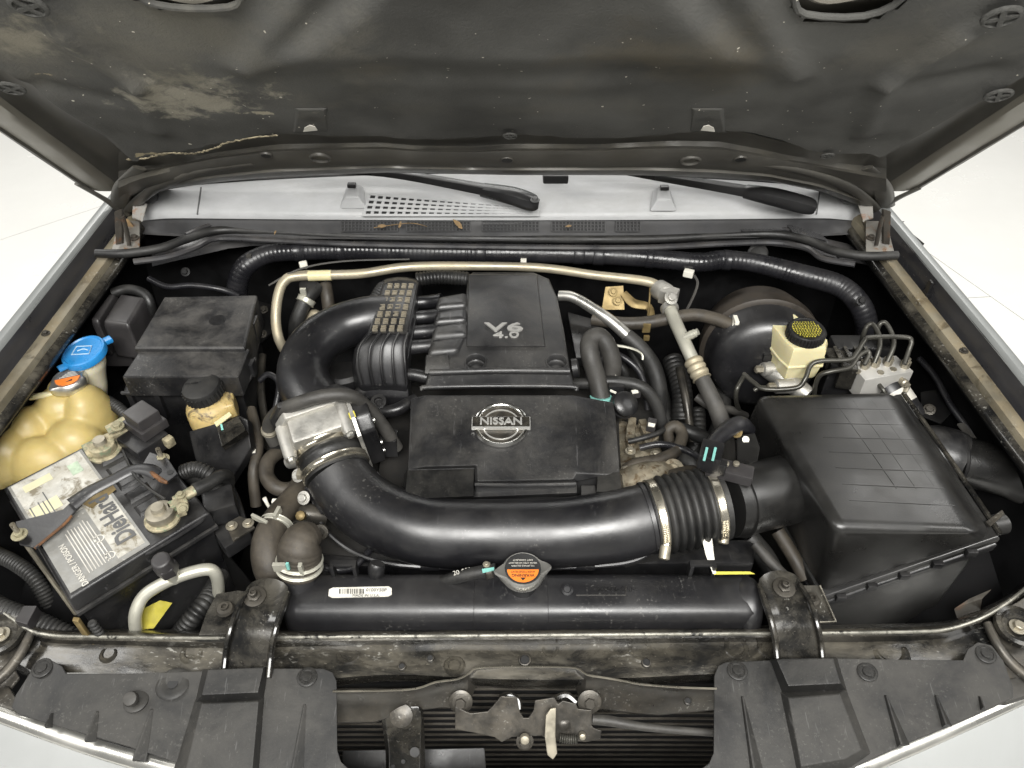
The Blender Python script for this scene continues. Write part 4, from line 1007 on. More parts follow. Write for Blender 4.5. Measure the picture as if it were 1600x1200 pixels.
# ================================================================== engine block mass below the covers
eb = thing('engine_block', 'dark grimy engine block and heads beneath the plastic covers', 'engine', (0.0, .35, -.5))
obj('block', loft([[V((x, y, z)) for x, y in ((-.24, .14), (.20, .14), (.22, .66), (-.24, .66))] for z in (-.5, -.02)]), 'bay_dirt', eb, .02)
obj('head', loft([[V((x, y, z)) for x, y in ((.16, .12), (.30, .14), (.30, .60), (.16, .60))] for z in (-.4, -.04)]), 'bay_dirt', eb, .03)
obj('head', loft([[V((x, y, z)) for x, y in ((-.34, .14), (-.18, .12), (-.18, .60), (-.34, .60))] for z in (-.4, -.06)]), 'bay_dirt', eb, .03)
vc = obj('valve_cover', loft([[P(a, b, z) for a, b in ((965, 655), (1015, 668), (1050, 735), (1040, 790), (965, 780))] for z in (-.14, -.02)]), 'alu_dirty', eb, .012)
rnd = random.Random(3)
for k in range(16):
    px, py = 972 + rnd.random() * 50, 662 + rnd.random() * 60
    s = .008 + rnd.random() * .008
    obj('casting_lug', box(P(px, py, -.01), (s * 1.6, s, s * 1.2), Matrix.Rotation(rnd.random() * 3, 3, 'Z')), 'alu_dirty', vc, .002)
obj('front_casting', T([(975, 760, -.02, .03), (1010, 752, -.01, .034), (1040, 742, -.02, .026)], seg=16), 'alu_dirty', eb)
obj('bracket_eye', join(lathe(P(1052, 733, .0), (0, -.5, 1), [(.018, -.004), (.018, .004), (.010, .005), (.008, .001)], 20), box(P(1030, 728, -.006), (.04, .014, .006))), 'alu_dirty', eb, .001)
for px, py in ((985, 705), (978, 735), (1024, 710)): bolt(eb, P(px, py, .0), .006, m='zinc')

# ================================================================== intake collector (black plastic)
ic = thing('intake_collector', 'black plastic intake collector with curved duct and ribbed box', 'intake manifold', P(560, 560, .0))
obj('curved_duct', T([(497, 636, .075, .050), (478, 606, .088, .047), (474, 572, .100, .045), (492, 538, .112, .044), (530, 512, .118, .043), (578, 498, .120, .043), (620, 494, .115, .040)], seg=24, sub=8), 'tube_plastic', ic)
obj('duct_flange', lathe(P(500, 640, .072), (P(478, 606, .088) - P(500, 646, .068)), [(.056, -.012), (.061, -.010), (.061, .004), (.055, .008), (.050, .010)], 36), 'black_plastic', ic)
rows = []
for k, (l, r, py, z) in enumerate(((598, 656, 436, .120), (594, 658, 444, .142), (586, 652, 480, .148), (572, 644, 522, .146), (554, 640, 545, .132), (549, 640, 575, .105), (556, 642, 605, .070), (566, 640, 622, .035))):
    rows.append([P(l + (r - l) * t, py - 4 * math.sin(math.pi * t), z + .010 * math.sin(math.pi * t) - .03 * (t in (0, 1))) for t in (0, .06, .2, .4, .6, .8, .94, 1)])
obj('ribbed_box', solid_sheet(rows, .03), 'tube_plastic', ic, .004)
for k in range(5):
    t = .10 + .2 * k
    obj('rib', tube([(P(x0 + (x1 - x0) * t, py - 4, z + .014), .0026) for x0, x1, py, z in ((574, 644, 524, .146), (554, 640, 545, .133), (549, 642, 575, .106), (556, 644, 605, .072))], seg=8), 'black_plastic', ic)
for i in range(7):
    for j in range(4):
        v = i / 6; l = 604 - 24 * v; r = 648 - 16 * v
        x = l + (r - l) * (j + .5) / 4; y = 449 + 66 * v
        o = place('mesh_block', 'mblock', lambda: join(box((0, 0, .0015), (.0118, .0098, .003)), box((-.005, 0, .0035), (.0016, .0095, .005)), box((.005, 0, .0035), (.0016, .0095, .005)), box((0, .0042, .0036), (.0105, .0014, .0052)), lathe(O0, UP, [(.0035, .002), (.003, .0042)], 8)), 'bronze_stud', ic, P(x, y, .151 + .004 * v), UP, 1.0, .0012)
obj('mesh_tray', slab([P(a, b, z) for a, b, z in ((601, 444, .1525), (651, 444, .1525), (636, 521, .1555), (577, 521, .1555))], .004), 'black_plastic', ic, .001)
obj('back_duct', T([(650, 437, .118, .014), (690, 433, .120, .014), (732, 436, .118, .014)], seg=14, ripple=(.06, .007)), 'rubber', ic)
obj('ridged_pipe', T([(578, 488, .112, .012), (590, 462, .128, .012), (600, 448, .13, .012)], seg=12, ripple=(.12, .006)), 'rubber', ic)
for k, pts in enumerate(([(684, 462), (730, 454), (730, 475), (680, 479)], [(681, 485), (730, 477), (730, 498), (677, 502)], [(678, 508), (730, 500), (730, 521), (674, 525)], [(673, 531), (728, 523), (716, 546), (668, 550)])):
    z = .136 - .005 * k; tp = [P(a, b, z) for a, b in pts]; cn = sum(tp, O0) / 4
    obj('runner', T([(640, pts[0][1] + 12, .112 - .004 * k, .014), (665, pts[0][1] + 10, .112 - .004 * k, .013), (690, pts[0][1] + 8, z - .018, .015)], seg=14), 'tube_plastic', ic)
    obj('runner_lobe', loft([[cn + (p - cn) * 1.06 - UP * .035 for p in tp], [cn + (p - cn) * 1.04 - UP * .010 for p in tp], [cn + (p - cn) * .90 for p in tp]]), 'cover_plastic', ic, .010, 4)
obj('mid_arch', T([(545, 640, .02, .012), (570, 610, .05, .014), (605, 590, .07, .013), (640, 585, .075, .012), (668, 590, .07, .012)], seg=12), 'black_plastic', ic)
for px, py in ((593, 632), (640, 590)):
    obj('bolt_boss', lathe(P(px, py, .045), (0, -.4, 1), [(.014, 0), (.014, .014), (.008, .015), (.007, .010)], 18), 'black_plastic', ic)
    bolt(ic, P(px, py, .055), .0055, (0, -.4, 1), 'alu_bright' if px > 600 else 'black_plastic')
obj('link_arm', T([(585, 645, .04, .010), (620, 640, .045, .012), (650, 622, .05, .010)], seg=10), 'black_plastic', ic)
obj('lower_bowl', lathe(P(535, 575, .01), UP, [(.075, -.1), (.072, .02), (.064, .026), (.06, .02), (.055, -.03)], 32), 'black_plastic', ic)

# breather hose draped over the throttle
bh = thing('breather_hose', 'grey rubber breather hose arching over the throttle body', 'hose', P(430, 680, .0))
obj('hose', T([(430, 692, .04, .0115), (420, 668, .075, .0115), (432, 646, .115, .0115), (465, 630, .150, .0115), (510, 618, .160, .0115), (548, 619, .150, .0115), (575, 638, .115, .0115), (598, 665, .075, .0115), (620, 700, .02, .0115)], seg=12), 'grey_rubber', bh)
band('spring_clip', bh, P(421, 672, .070), V((0.2, -.2, 1)), .0115, .008, .0015, 'zinc', 20)
obj('elbow', T([(470, 690, .02, .013), (440, 690, .025, .014), (424, 690, .025, .014)], seg=12), 'rubber', bh)

# ================================================================== throttle body
tb = thing('throttle_body', 'cast aluminium throttle body with bolts and black side motor', 'throttle body', P(520, 720, .0))
ax = (P(497, 640, .085) - P(528, 738, .05)).normalized()
tc_ = P(508, 690, .066)
tx = V((1, 0, 0)); tx = (tx - ax * tx.dot(ax)).normalized(); ty = ax.cross(tx)
if ty.z < 0: ty = -ty
TB = lambda u, v, w: tc_ + tx * u + ty * v + ax * w
obj('flange', loft([[TB(u, v, w) for u, v in ((-.066, -.035), (-.05, -.06), (.05, -.06), (.066, -.035), (.066, .035), (.045, .066), (-.045, .066), (-.066, .035))] for w in (.026, .044)]), 'alu_cast', tb, .004)
obj('bore_housing', lathe(TB(0, 0, 0), ax, [(.050, -.012), (.054, -.010), (.054, .0), (.056, .012), (.057, .030)], 36), 'alu_cast', tb)
obj('upper_web', loft([[TB(u, v, w) for u, v in ((-.055, .0), (.055, .0), (.050, .060), (-.045, .060))] for w in (-.018, .030)]), 'alu_cast', tb, .008)
for u, v in ((-.056, .036), (.044, .052), (-.05, -.05), (.056, -.04)):
    obj('boss', lathe(TB(u, v, -.03), ax, [(.010, 0), (.011, .01), (.012, .06)], 16), 'alu_cast', tb)
    bolt(tb, TB(u, v, -.030), .0062, -ax, 'alu_bright')
obj('side_motor', loft([[TB(u, v, w) for v, w in ((-.055, -.045), (.045, -.035), (.062, -.01), (.060, .035), (.0, .042), (-.055, .03))] for u in (.060, .086)]), 'black_plastic', tb, .006)
obj('side_plate', loft([[TB(u, v, w) for v, w in ((-.05, -.05), (.05, -.04), (.066, -.012), (.064, .038), (-.05, .034))] for u in (.054, .0605)]), 'alu_cast', tb, .001)
for v, w in ((.052, -.02), (.05, .025), (.0, -.045), (-.045, -.04)):
    obj('motor_screw', lathe(TB(.086, v * .85, w * .8), tx, [(.004, 0), (.004, .003), (.002, .0035)], 12), 'alu_bright', tb)
obj('plug', box(TB(.1, -.045, -.02), (.03, .03, .04)), 'black_plastic', tb, .003)
obj('yellow_mark', slab([TB(.062, .066, .0), TB(.062, .066, -.012), TB(.052, .064, -.012), TB(.052, .064, .0)], .001, ty), 'yellow_ink', tb)
for px, py in ((466, 743), (475, 778)):
    bolt(tb, P(px, py, .015), .0075, (-.3, -.6, .7), 'alu_cast')
obj('water_port', T([(452, 722, .01, .012), (470, 716, .025, .016), (490, 712, .03, .016)], seg=12), 'alu_cast', tb)
obj('gasket_rim', loft([[TB(u, v, w) for u, v in ((-.072, -.03), (-.05, -.066), (.05, -.066), (.072, -.03), (.072, .04), (.05, .074), (-.05, .074), (-.072, .04))] for w in (.045, .056)]), 'black_plastic', tb, .003)

# ================================================================== intake duct and clamps
it = thing('intake_duct', 'large glossy black plastic intake duct sweeping across the engine front', 'intake duct', P(760, 890, -.05))
main = [(1026, 806, .030, .051), (1006, 811, .027, .055), (960, 822, .018, .056), (880, 832, .008, .055), (800, 834, .004, .055), (700, 833, .003, .055), (650, 826, .005, .055), (600, 808, .010, .055), (562, 784, .020, .054), (540, 760, .032, .053), (526, 738, .044, .052)]
obj('duct', T(main, seg=32, sub=8), 'tube_plastic', it)
obj('end_rim', lathe(P(1012, 809, .028), P(1026, 806, .030) - P(1000, 812, .026), [(.052, -.004), (.0575, -.003), (.0575, .003), (.052, .006)], 40), 'tube_plastic', it)
obj('seam', T([(486, 770, .0, .0035), (505, 822, -.03, .0035), (548, 860, -.036, .004), (610, 881, -.040, .004), (700, 887, -.042, .004), (800, 888, -.042, .004), (900, 886, -.040, .004), (980, 879, -.032, .004), (1020, 862, -.02, .0035)], seg=8, sub=8), 'tube_plastic', it)
for px in (672, 915):
    obj('seam_tab', box(P(px, 886, -.038), (.030, .008, .010)), 'tube_plastic', it, .002)
obj('gusset', slab([P(474, 760, .01), P(500, 800, .0), P(540, 790, .02), P(505, 745, .045)], .01), 'tube_plastic', it, .004)
obj('gusset', slab([P(568, 745, .052), P(600, 775, .03), P(632, 790, .03), P(590, 735, .05)], .008), 'tube_plastic', it, .003)
# rubber coupling to the throttle with two bands
cpl = thing('coupling_sleeve', 'black rubber sleeve with two steel bands at the throttle body', 'hose', P(520, 745, .0))
c0, c1 = P(528, 741, .044), P(512, 700, .062)
obj('sleeve', tube([(c0.lerp(c1, t), r) for t, r in ((0, .053), (.25, .0535), (.4, .0515), (.6, .0535), (.75, .052), (1, .053), (1.2, .0535))], seg=36, sub=5), 'rubber', cpl)
for t in (.22, .92):
    band('steel_band', cpl, c0.lerp(c1, t), c1 - c0, .0545, .013)
b0 = c0.lerp(c1, .22)
obj('worm_housing', box(b0 + V((-.055, -.012, .0)), (.012, .016, .012)), 'zinc', cpl, .002)

bl = thing('bellows', 'ribbed black rubber bellows with two worm clamps before the air box', 'bellows', P(1085, 870, -.05))
bA, bB = P(1018, 808, .029), P(1125, 787, .040)
n = 7
prof = [(bA, .0545), (bA.lerp(bB, .16), .056)]
obj('boot', tube([(bA.lerp(bB, t), .0595) for t in (.14, .4, .6, .80)], seg=40, ripple=(.055, .0125)), 'rubber', bl)
obj('cuff', tube([(bA.lerp(bB, t), .056) for t in (-.02, .08, .2)], seg=40), 'rubber', bl)
obj('cuff', tube([(bA.lerp(bB, t), .0575) for t in (.76, .9, 1.02)], seg=40), 'rubber', bl)
for t, r, hp in ((.06, .0572, (1040, 856)), (.88, .0586, (1132, 832))):
    wb = band('worm_clamp', bl, bA.lerp(bB, t), bB - bA, r, .0135, .0016, 'band_steel', 44)
    h = P(hp[0], hp[1], .028); d = V((-.15, -.6, -.5)).normalized()
    obj('screw_housing', lathe(h + d * .004, d, [(.0075, -.008), (.0085, -.004), (.0085, .012), (.006, .014)], 12), 'zinc', wb)
    obj('screw', lathe(h - d * .004, -d, [(.0065, 0), (.0065, .004), (.0072, .0045), (.0072, .008), (.005, .009)], 6), 'alu_bright', wb)
    # perforated tail of the band
    aX = (bB - bA).normalized(); x_, y_, _ = basis(aX); cc_ = bA.lerp(bB, t); teeth = []
    base = (h - cc_); base -= aX * base.dot(aX); base.normalize(); side = aX.cross(base)
    for k in range(10):
        a = (.20 + .055 * k); 
        for sgn in (1,):
            dirv = base * math.cos(a) + (side if side.z > 0 else -side) * math.sin(a)
            teeth.append(box(cc_ + dirv * (r + .0018), (.0018, .0018, .0018)))
            p = cc_ + dirv * (r + .0017); tt = dirv.cross(aX)
            teeth.append(loft([[p + aX * .004 + tt * .0006, p - aX * .004 + tt * .0006, p - aX * .004 - tt * .0006, p + aX * .004 - tt * .0006], [q + dirv * .0012 for q in (p + aX * .004 + tt * .0006, p - aX * .004 + tt * .0006, p - aX * .004 - tt * .0006, p + aX * .004 - tt * .0006)]]))
    obj('band_teeth', join(*teeth), 'band_steel', wb, kind='stuff')

# ================================================================== engine covers
uc = thing('upper_engine_cover', 'black plastic engine cover carrying the chrome V6 4.0 badge', 'engine cover', P(790, 560, .0))
zu = lambda py: .098 + (612 - py) / 190 * .042
topr = [(737, 424), (834, 424), (858, 434), (870, 462), (880, 510), (890, 577), (674, 579), (670, 556), (704, 552), (720, 538), (724, 490), (730, 440)]
lo = []
for i, (a, b) in enumerate(topr):
    p = P(a, b, zu(b)); d = V((.012 if a > 800 else -.004, 0, -.075))
    if i == 5: p = P(899, 608, .068); d = V((0, 0, 0))
    elif i == 6: p = P(662, 611, .068); d = V((0, 0, 0))
    elif i == 7: d = V((-.006, 0, -.05))
    lo.append(p + d)
ucs = obj('shell', loft([lo, [P(a, b, zu(b)) for a, b in topr]]), 'cover_plastic', uc, .006, 3)
obj('badge_plate', loft([[P(a, b, zu(b) - .002) for a, b in ((731, 428), (840, 428), (853, 543), (728, 543))], [P(a, b, zu(b) + .0035) for a, b in ((733, 429), (838, 429), (851, 541), (730, 541))]]), 'cover_plastic', uc, .002)
obj('side_step', loft([[P(a, b, z) for a, b, z in ((664, 558, .10), (702, 555, .108), (704, 580, .105), (663, 585, .098))], [P(a, b, z) for a, b, z in ((666, 554, .112), (700, 551, .115), (702, 566, .112), (665, 569, .110))]]), 'cover_plastic', uc, .003)
obj('front_lip', T([(661, 609, .072, .004), (668, 605, .074, .0045), (780, 603, .076, .0045), (890, 604, .074, .0045), (900, 610, .068, .004)], seg=10, sub=5), 'cover_plastic', uc)
obj('front_shoulder', T([(672, 582, .103, .006), (780, 579, .106, .006), (890, 580, .103, .006)], seg=10), 'cover_plastic', uc)
wells = [P(px, 566, zu(566)) for px in (743, 870)]
cut(ucs, [lathe(p, (0, -.15, 1), [(.0165, -.028), (.0175, .02)], 32) for p in wells])
for p in wells:
    rg = [[p + V((math.cos(t) * r, math.sin(t) * r, h + math.sin(t) * r * .15)) for t in [2 * math.pi * k / 36 for k in range(36)]] for r, h in ((.0165, -.010), (.0168, .0012), (.0178, .0024), (.0198, .0022), (.0212, -.001))]
    obj('bolt_well', loft(rg, caps=False), 'cover_plastic', uc)
    bolt(uc, p + V((0, 0, -.027)), .0062, (0, -.1, 1), 'zinc')
obj('side_tab', lathe(P(898, 575, .085), (1, 0, .2), [(.018, -.004), (.018, .006), (.012, .008)], 20), 'black_plastic', uc)
yd = V((0, 1, .22))
text(uc, 'badge_letters', 'V6', .028, P(788, 512, zu(512) + .0055), (1, 0, 0), yd, 'badge_silver', .0018, .0006, 2.3, .0)
text(uc, 'badge_letters', '4.0', .0195, P(791, 523.5, zu(523) + .0052), (1, 0, 0), yd, 'badge_silver', .0014, .0002, 2.05, .0)

lc = thing('lower_engine_cover', 'black front engine cover carrying the round chrome maker emblem', 'engine cover', P(800, 780, -.02))
zl = lambda py: .086 - (py - 617) / 140 * .024
pl = [(642, 622), (664, 617), (895, 617), (958, 628), (962, 650), (969, 744), (902, 742), (899, 752), (742, 755), (741, 731), (637, 734)]
low = []
for a, b in pl:
    p = P(a, b, zl(b) - .012); low.append(p + V(((a - 800) * .00003, -.004 if b > 700 else .004, -.055)))
obj('shell', loft([low, [P(a, b, zl(b) - .012) for a, b in pl]]), 'cover_plastic', lc, .003, 2)
obj('centre_panel', loft([[P(a, b, zl(b) - .0125) for a, b in ((645, 623), (957, 629), (967, 742), (901, 752), (742, 756), (741, 732), (638, 734))], [P(a, b, zl(b) + .003) for a, b in ((670, 618), (891, 618), (899, 738), (896, 749), (746, 752), (745, 727), (664, 729))]]), 'cover_plastic', lc, .003, 3)
obj('left_shelf', loft([[P(a, b, .02) for a, b in ((632, 738), (741, 734), (741, 782), (626, 786))], [P(a, b, .052) for a, b in ((637, 733), (741, 730), (740, 775), (632, 780))]]), 'shield_plastic', lc, .002)
obj('right_shelf', loft([[P(a, b, .02) for a, b in ((932, 740), (972, 742), (978, 786), (930, 784))], [P(a, b, .055) for a, b in ((934, 736), (968, 738), (972, 768), (932, 768))]]), 'shield_plastic', lc, .002)
obj('right_pillar', loft([[P(a, b, .0) for a, b in ((905, 764), (936, 764), (938, 800), (905, 800))], [P(a, b, .042) for a, b in ((908, 758), (930, 758), (934, 784), (908, 786))]]), 'cover_plastic', lc, .002)
obj('front_edge', T([(742, 757, .062, .003), (820, 758, .062, .003), (900, 756, .062, .003)], seg=8), 'cover_plastic', lc)
obj('skirt', loft([[P(a, b, z) for a, b, z in ((628, 790, -.03), (740, 790, -.03), (905, 790, -.03), (905, 760, -.03), (740, 762, -.03), (628, 770, -.03))], [P(a, b, z) for a, b, z in ((633, 781, .025), (740, 777, .03), (902, 770, .036), (902, 745, .036), (740, 745, .03), (633, 755, .025))]]), 'cover_plastic', lc, .003)
# emblem
en = V((0, -.12, 1)).normalized(); ec = P(783, 664, zl(664) + .004); ey = V((0, 1, .12)).normalized()
E_ = lambda u, v, h=0: ec + V((1, 0, 0)) * u + ey * v + en * h
emb = obj('emblem_disc', slab([E_(.039 * math.cos(t), .039 * math.sin(t), .0008) for t in [2 * math.pi * k / 48 for k in range(48)]], .002, en), 'latch_metal', lc)
rings = []
for r, h in ((.0385, .001), (.0388, .003), (.0405, .0052), (.0430, .0060), (.0455, .0048), (.0468, 0.0)):
    rings.append([E_(r * math.cos(t), r * math.sin(t), h) for t in [2 * math.pi * k / 64 for k in range(64)]])
obj('emblem_ring', loft(rings, caps=False), 'chrome', emb)
obj('emblem_ring', loft([[E_(r * math.cos(t), r * math.sin(t), h) for t in [2 * math.pi * k / 48 for k in range(48)]] for r, h in ((.0300, .001), (.0304, .0028), (.0316, .0030), (.0324, .001))], caps=False), 'badge_silver', emb)
obj('emblem_bar', loft([[E_(u, v, h) for u, v in ((-.0495, -.0125), (.0495, -.0125), (.0495, .0125), (-.0495, .0125))] for h in (.001, .0075)]), 'badge_silver', emb, .0015)
obj('emblem_field', loft([[E_(u, v, h) for u, v in ((-.048, -.0092), (.048, -.0092), (.048, .0112), (-.048, .0112))] for h in (.005, .0085)]), 'gloss_black', emb, .001)
text(emb, 'emblem_letters', 'NISSAN', .0190, E_(0, .0008, .0092), (1, 0, 0), ey, 'badge_silver', .0010, .0004, 1.12)
for k, (px, py) in enumerate(((865, 646), (842, 641))):
    pass

# ================================================================== coolant reservoir (beige tank)
cr = thing('coolant_reservoir', 'bulging yellowed plastic coolant tank with a capped neck behind the battery', 'coolant tank', P(90, 740, -.2))
g_ = [ellipsoid(P(146, 655, .012), (.040, .050, .075)), ellipsoid(P(100, 646, .028), (.048, .045, .055)), ellipsoid(P(52, 680, .010), (.044, .045, .060)),
      ellipsoid(P(122, 698, -.004), (.052, .046, .060)), ellipsoid(P(12, 712, .004), (.052, .050, .060)), ellipsoid(P(72, 728, -.012), (.062, .045, .060)), ellipsoid(P(-30, 725, -.01), (.06, .06, .06)),
      box(P(70, 720, -.09), (.22, .13, .14)), lathe(P(107, 612, .06), UP, [(.030, -.05), (.027, 0), (.026, .02)], 20)]
obj('tank', join(*g_), 'cream_plastic', cr, remesh=.0040, sm_it=8)
obj('neck', lathe(P(106, 606, .075), (-.05, 0, 1), [(.030, -.03), (.026, -.02), (.026, .0), (.029, .004), (.029, .012)], 28), 'cream_plastic', cr)
obj('overflow_spout', T([(100, 613, .078, .0065), (72, 617, .080, .0060), (46, 621, .080, .0055)], seg=10), 'cream_pale', cr)
c3 = P(106, 592, .098)
def lob(r, h, l=.009): return [c3 + V((math.cos(t) * (r + l * max(0, math.cos(2 * (t - 1.0))) ** 6), math.sin(t) * (r + l * max(0, math.cos(2 * (t - 1.0))) ** 6), h)) for t in [2 * math.pi * k / 56 for k in range(56)]]
cap2 = obj('filler_cap', loft([lob(.026, -.018, .002), lob(.0285, -.014, .004), lob(.0285, -.004, .006), lob(.0275, 0), lob(.025, .003), lob(.0235, .002, .003), lob(.008, .002, 0)]), 'alu_bright', cr)
disc_sector(c3, .0205, .35, .35 + math.pi, .0030, 'ink_grey', 'cap_sticker', cap2)
disc_sector(c3, .0205, .35 + math.pi, .35 + 2 * math.pi, .0030, 'orange_label', 'warning_field', cap2)
for k in range(4):
    w = .030 - .006 * k
    obj('print_line', box(c3 + V((.001, .003 + .004 * k, .0034)), (w, .0013, .0004), Matrix.Rotation(.35, 3, 'Z')), 'pale_ink', cap2)
tri = [c3 + V((dx, dy, .0034)) for dx, dy in ((.002, -.012), (.012, -.008), (.010, -.003))]
obj('warning_triangle', slab(tri, .0003), 'ink', cap2)

# washer filler
wf = thing('washer_filler', 'white washer filler neck under a wide bright blue cap', 'washer filler', P(140, 600, .0))
c4 = P(130, 549, .118); wa = V((-.12, -.12, 1)).normalized()
cap3 = obj('blue_cap', lathe(c4, wa, [(.036, -.012), (.039, -.010), (.0395, -.002), (.038, .002), (.035, .003), (.033, .0005), (.004, .001)], 44), 'blue_plastic', wf)
x_, y_, _ = basis(wa)
obj('hinge_tab', box(c4 + V((.030, .030, .0)), (.020, .016, .009), Matrix.Rotation(.8, 3, 'Z')), 'blue_plastic', cap3, .003)
obj('pull_tab', box(c4 + V((-.024, -.034, -.008)), (.018, .014, .006), Matrix.Rotation(.8, 3, 'Z')), 'blue_plastic', cap3, .002)
W_ = lambda u, v: c4 + x_ * u + y_ * v + wa * .0022
# moulded washer symbol: windscreen outline with spray
obj('washer_symbol', tube([(W_(-.012, -.016), .0012), (W_(.008, -.018), .0012), (W_(.010, .016), .0012), (W_(-.010, .014), .0012), (W_(-.012, -.016), .0012)], seg=6, sub=1), 'blue_pale', cap3)
obj('washer_symbol', tube([(W_(.000, -.010), .0012), (W_(-.004, .0), .0012), (W_(.000, .010), .0012)], seg=6, sub=4), 'blue_pale', cap3)
obj('neck', tube([(P(132, 558, .105), .034), (P(138, 572, .085), .031), (P(146, 588, .06), .022), (P(150, 605, .03), .020), (P(150, 625, -.02), .02)], seg=22), 'milky_plastic', wf)
obj('washer_bottle', ellipsoid(P(62, 580, .0), (.03, .04, .07)), 'cream_dirty', wf)

# ================================================================== black relay box near the fender
rb = thing('relay_box', 'rounded black relay box tucked between fender and fuse box', 'relay box', P(180, 545, .0))
for pts in ([(139, 500), (170, 457), (182, 455), (152, 502)], [(158, 503), (188, 456), (228, 462), (200, 508)]):
    t_ = [P(a, b, .125) for a, b in pts]
    obj('housing', loft([[p + V((0, 0, -.085)) for p in t_], [p + V((0, 0, -.012)) for p in t_], [p.lerp(sum(t_, O0) / 4, .10) for p in t_]]), 'relay_plastic', rb, .006, 3)
obj('rear_strap', T([(176, 458, .122, .010), (200, 452, .126, .010), (226, 460, .122, .010), (236, 480, .10, .010), (236, 500, .06, .010)], seg=10), 'rubber', rb)
obj('foot', box(P(185, 548, .03), (.06, .03, .06)), 'relay_plastic', rb, .006)

# ================================================================== fuse box
fb = thing('fuse_box', 'dusty black fuse box with two stepped lids', 'fuse box', P(300, 600, -.2))
rl = [(256, 463), (402, 460), (382, 543), (208, 543)]
t_ = [P(a, b, .118) for a, b in rl]
obj('rear_lid', loft([[p + V((0, 0, -.07)) for p in t_], [p + V((0, 0, -.004)) for p in t_], [p.lerp(sum(t_, O0) / 4, .02) for p in t_]]), 'dusty_plastic', fb, .004)
obj('finger_dent', lathe(P(340, 500, .1182), UP, [(.016, 0), (.012, .0005), (.006, .0003)], 20), 'black_plastic', fb)
flx = [(217, 546), (390, 544), (372, 588), (190, 588)]
t_ = [P(a, b, .108) for a, b in flx]
obj('front_lid', loft([[p + V((0, 0, -.048)) for p in t_], [p + V((0, 0, -.004)) for p in t_], [p.lerp(sum(t_, O0) / 4, .02) for p in t_]]), 'dusty_plastic', fb, .003)
b_l = [P(a, b, .06) for a, b in ((192, 612), (378, 610), (402, 500), (230, 500))]
obj('body', loft([[p.lerp(sum(b_l, O0) / 4, .10) + V((0, 0, -.22)) for p in b_l], b_l]), 'black_plastic', fb, .004)
obj('rim', T([(190, 614, .062, .0035), (280, 615, .062, .0035), (378, 612, .062, .0035), (398, 560, .064, .0035)], seg=8, sub=2), 'dusty_plastic', fb)
for px in (210, 252, 296, 352):
    obj('latch_rib', box(P(px, 632, .03), (.010, .010, .06)), 'black_plastic', fb, .002)
obj('side_clip', box(P(398, 512, .085), (.014, .03, .04)), 'black_plastic', fb, .003)
obj('side_clip', box(P(392, 575, .075), (.016, .02, .03)), 'black_plastic', fb, .003)

# ================================================================== power steering reservoir
ps = thing('power_steering_reservoir', 'small stained yellow fluid reservoir with ribbed black screw cap', 'fluid reservoir', P(330, 700, -.1))
c5 = P(314, 604, .100)
pc = obj('screw_cap', lathe(c5, (-.12, -.08, 1), [(.030, -.022), (.0335, -.020), (.034, -.002), (.032, .003), (.028, .0045), (.006, .0050)], 36), 'rubber', ps)
teeth = []
x_, y_, a_ = basis((-.12, -.08, 1))
for k in range(28):
    t = 2 * math.pi * k / 28; d = x_ * math.cos(t) + y_ * math.sin(t); teeth.append(tube([(c5 + d * .034 + a_ * -.019, .0017), (c5 + d * .034 + a_ * -.002, .0017)], seg=6, sub=1))
obj('cap_ribs', join(*teeth), 'rubber', pc, kind='stuff')
text(pc, 'cap_mark', 'POWER STEERING', .0065, c5 + a_ * .0052 + V((0, .006, 0)), (1, .2, 0), (-.2, 1, 0), 'black_plastic', .0004)
obj('bottle', join(lathe(c5 + V((.004, -.002, -.028)), UP, [(.028, .012), (.030, .0), (.038, -.008), (.042, -.02), (.042, -.05), (.038, -.07)], 28), box(P(338, 640, .045), (.07, .05, .05), Matrix.Rotation(.3, 3, 'Z'))), 'cream_dirty', ps, remesh=.004, sm_it=4)
t_ = [(294, 674, .035), (330, 664, .05), (372, 648, .05), (387, 655, .045), (392, 700, .02), (356, 758, -.06), (310, 740, -.04)]
obj('holder', slab([P(*q) for q in t_], .03, (0, -.5, .8)), 'black_plastic', ps, .004)
obj('holder_clip', slab([P(a, b, .058) for a, b in ((338, 668), (372, 650), (384, 672), (346, 698))], .02, (0, -.4, 1)), 'gloss_black', ps, .002)
obj('teal_mark', slab([P(344, 663, .062), P(347, 662, .062), P(349, 671, .060), P(346, 672, .060)], .001), 'teal_paint', ps)
obj('tab', slab([P(334, 660, .062), P(358, 643, .066), P(362, 648, .064), P(338, 666, .060)], .003), 'cream_pale', ps, .001)

# ================================================================== battery
BZ = .05
bF, bL, bR = P(108, 934, BZ), P(6, 762, BZ), P(326, 800, BZ)
e1, e2 = bL - bF, bR - bF
B = lambda a, b, h=0.0: bF + e1 * a + e2 * b + UP * h
bt = thing('battery', 'grimy black car battery with a stained grey and white label', 'battery', B(.5, .5, -.22))
def bq(a0, a1, b0, b1, h): return [B(a0, b0, h), B(a0, b1, h), B(a1, b1, h), B(a1, b0, h)]
obj('lid', loft([bq(-.012, 1.012, -.012, 1.012, -.030), bq(-.005, 1.005, -.005, 1.005, -.002), bq(.01, .99, .01, .99, .0)]), 'black_plastic', bt, .003)
obj('case', loft([bq(.03, .97, .03, .97, -.215), bq(.01, .99, .01, .99, -.028)]), 'black_plastic', bt, .004)
obj('lid_ledge', loft([bq(-.018, 1.018, -.018, 1.018, -.040), bq(-.018, 1.018, -.018, 1.018, -.033)]), 'dusty_plastic', bt, .001)
lab = obj('label', slab(bq(.02, .98, .02, .57, .0012), .001), 'label_grey', bt)
obj('label_band', slab(bq(.05, .97, .36, .55, .0017), .0008), 'label_white', lab)
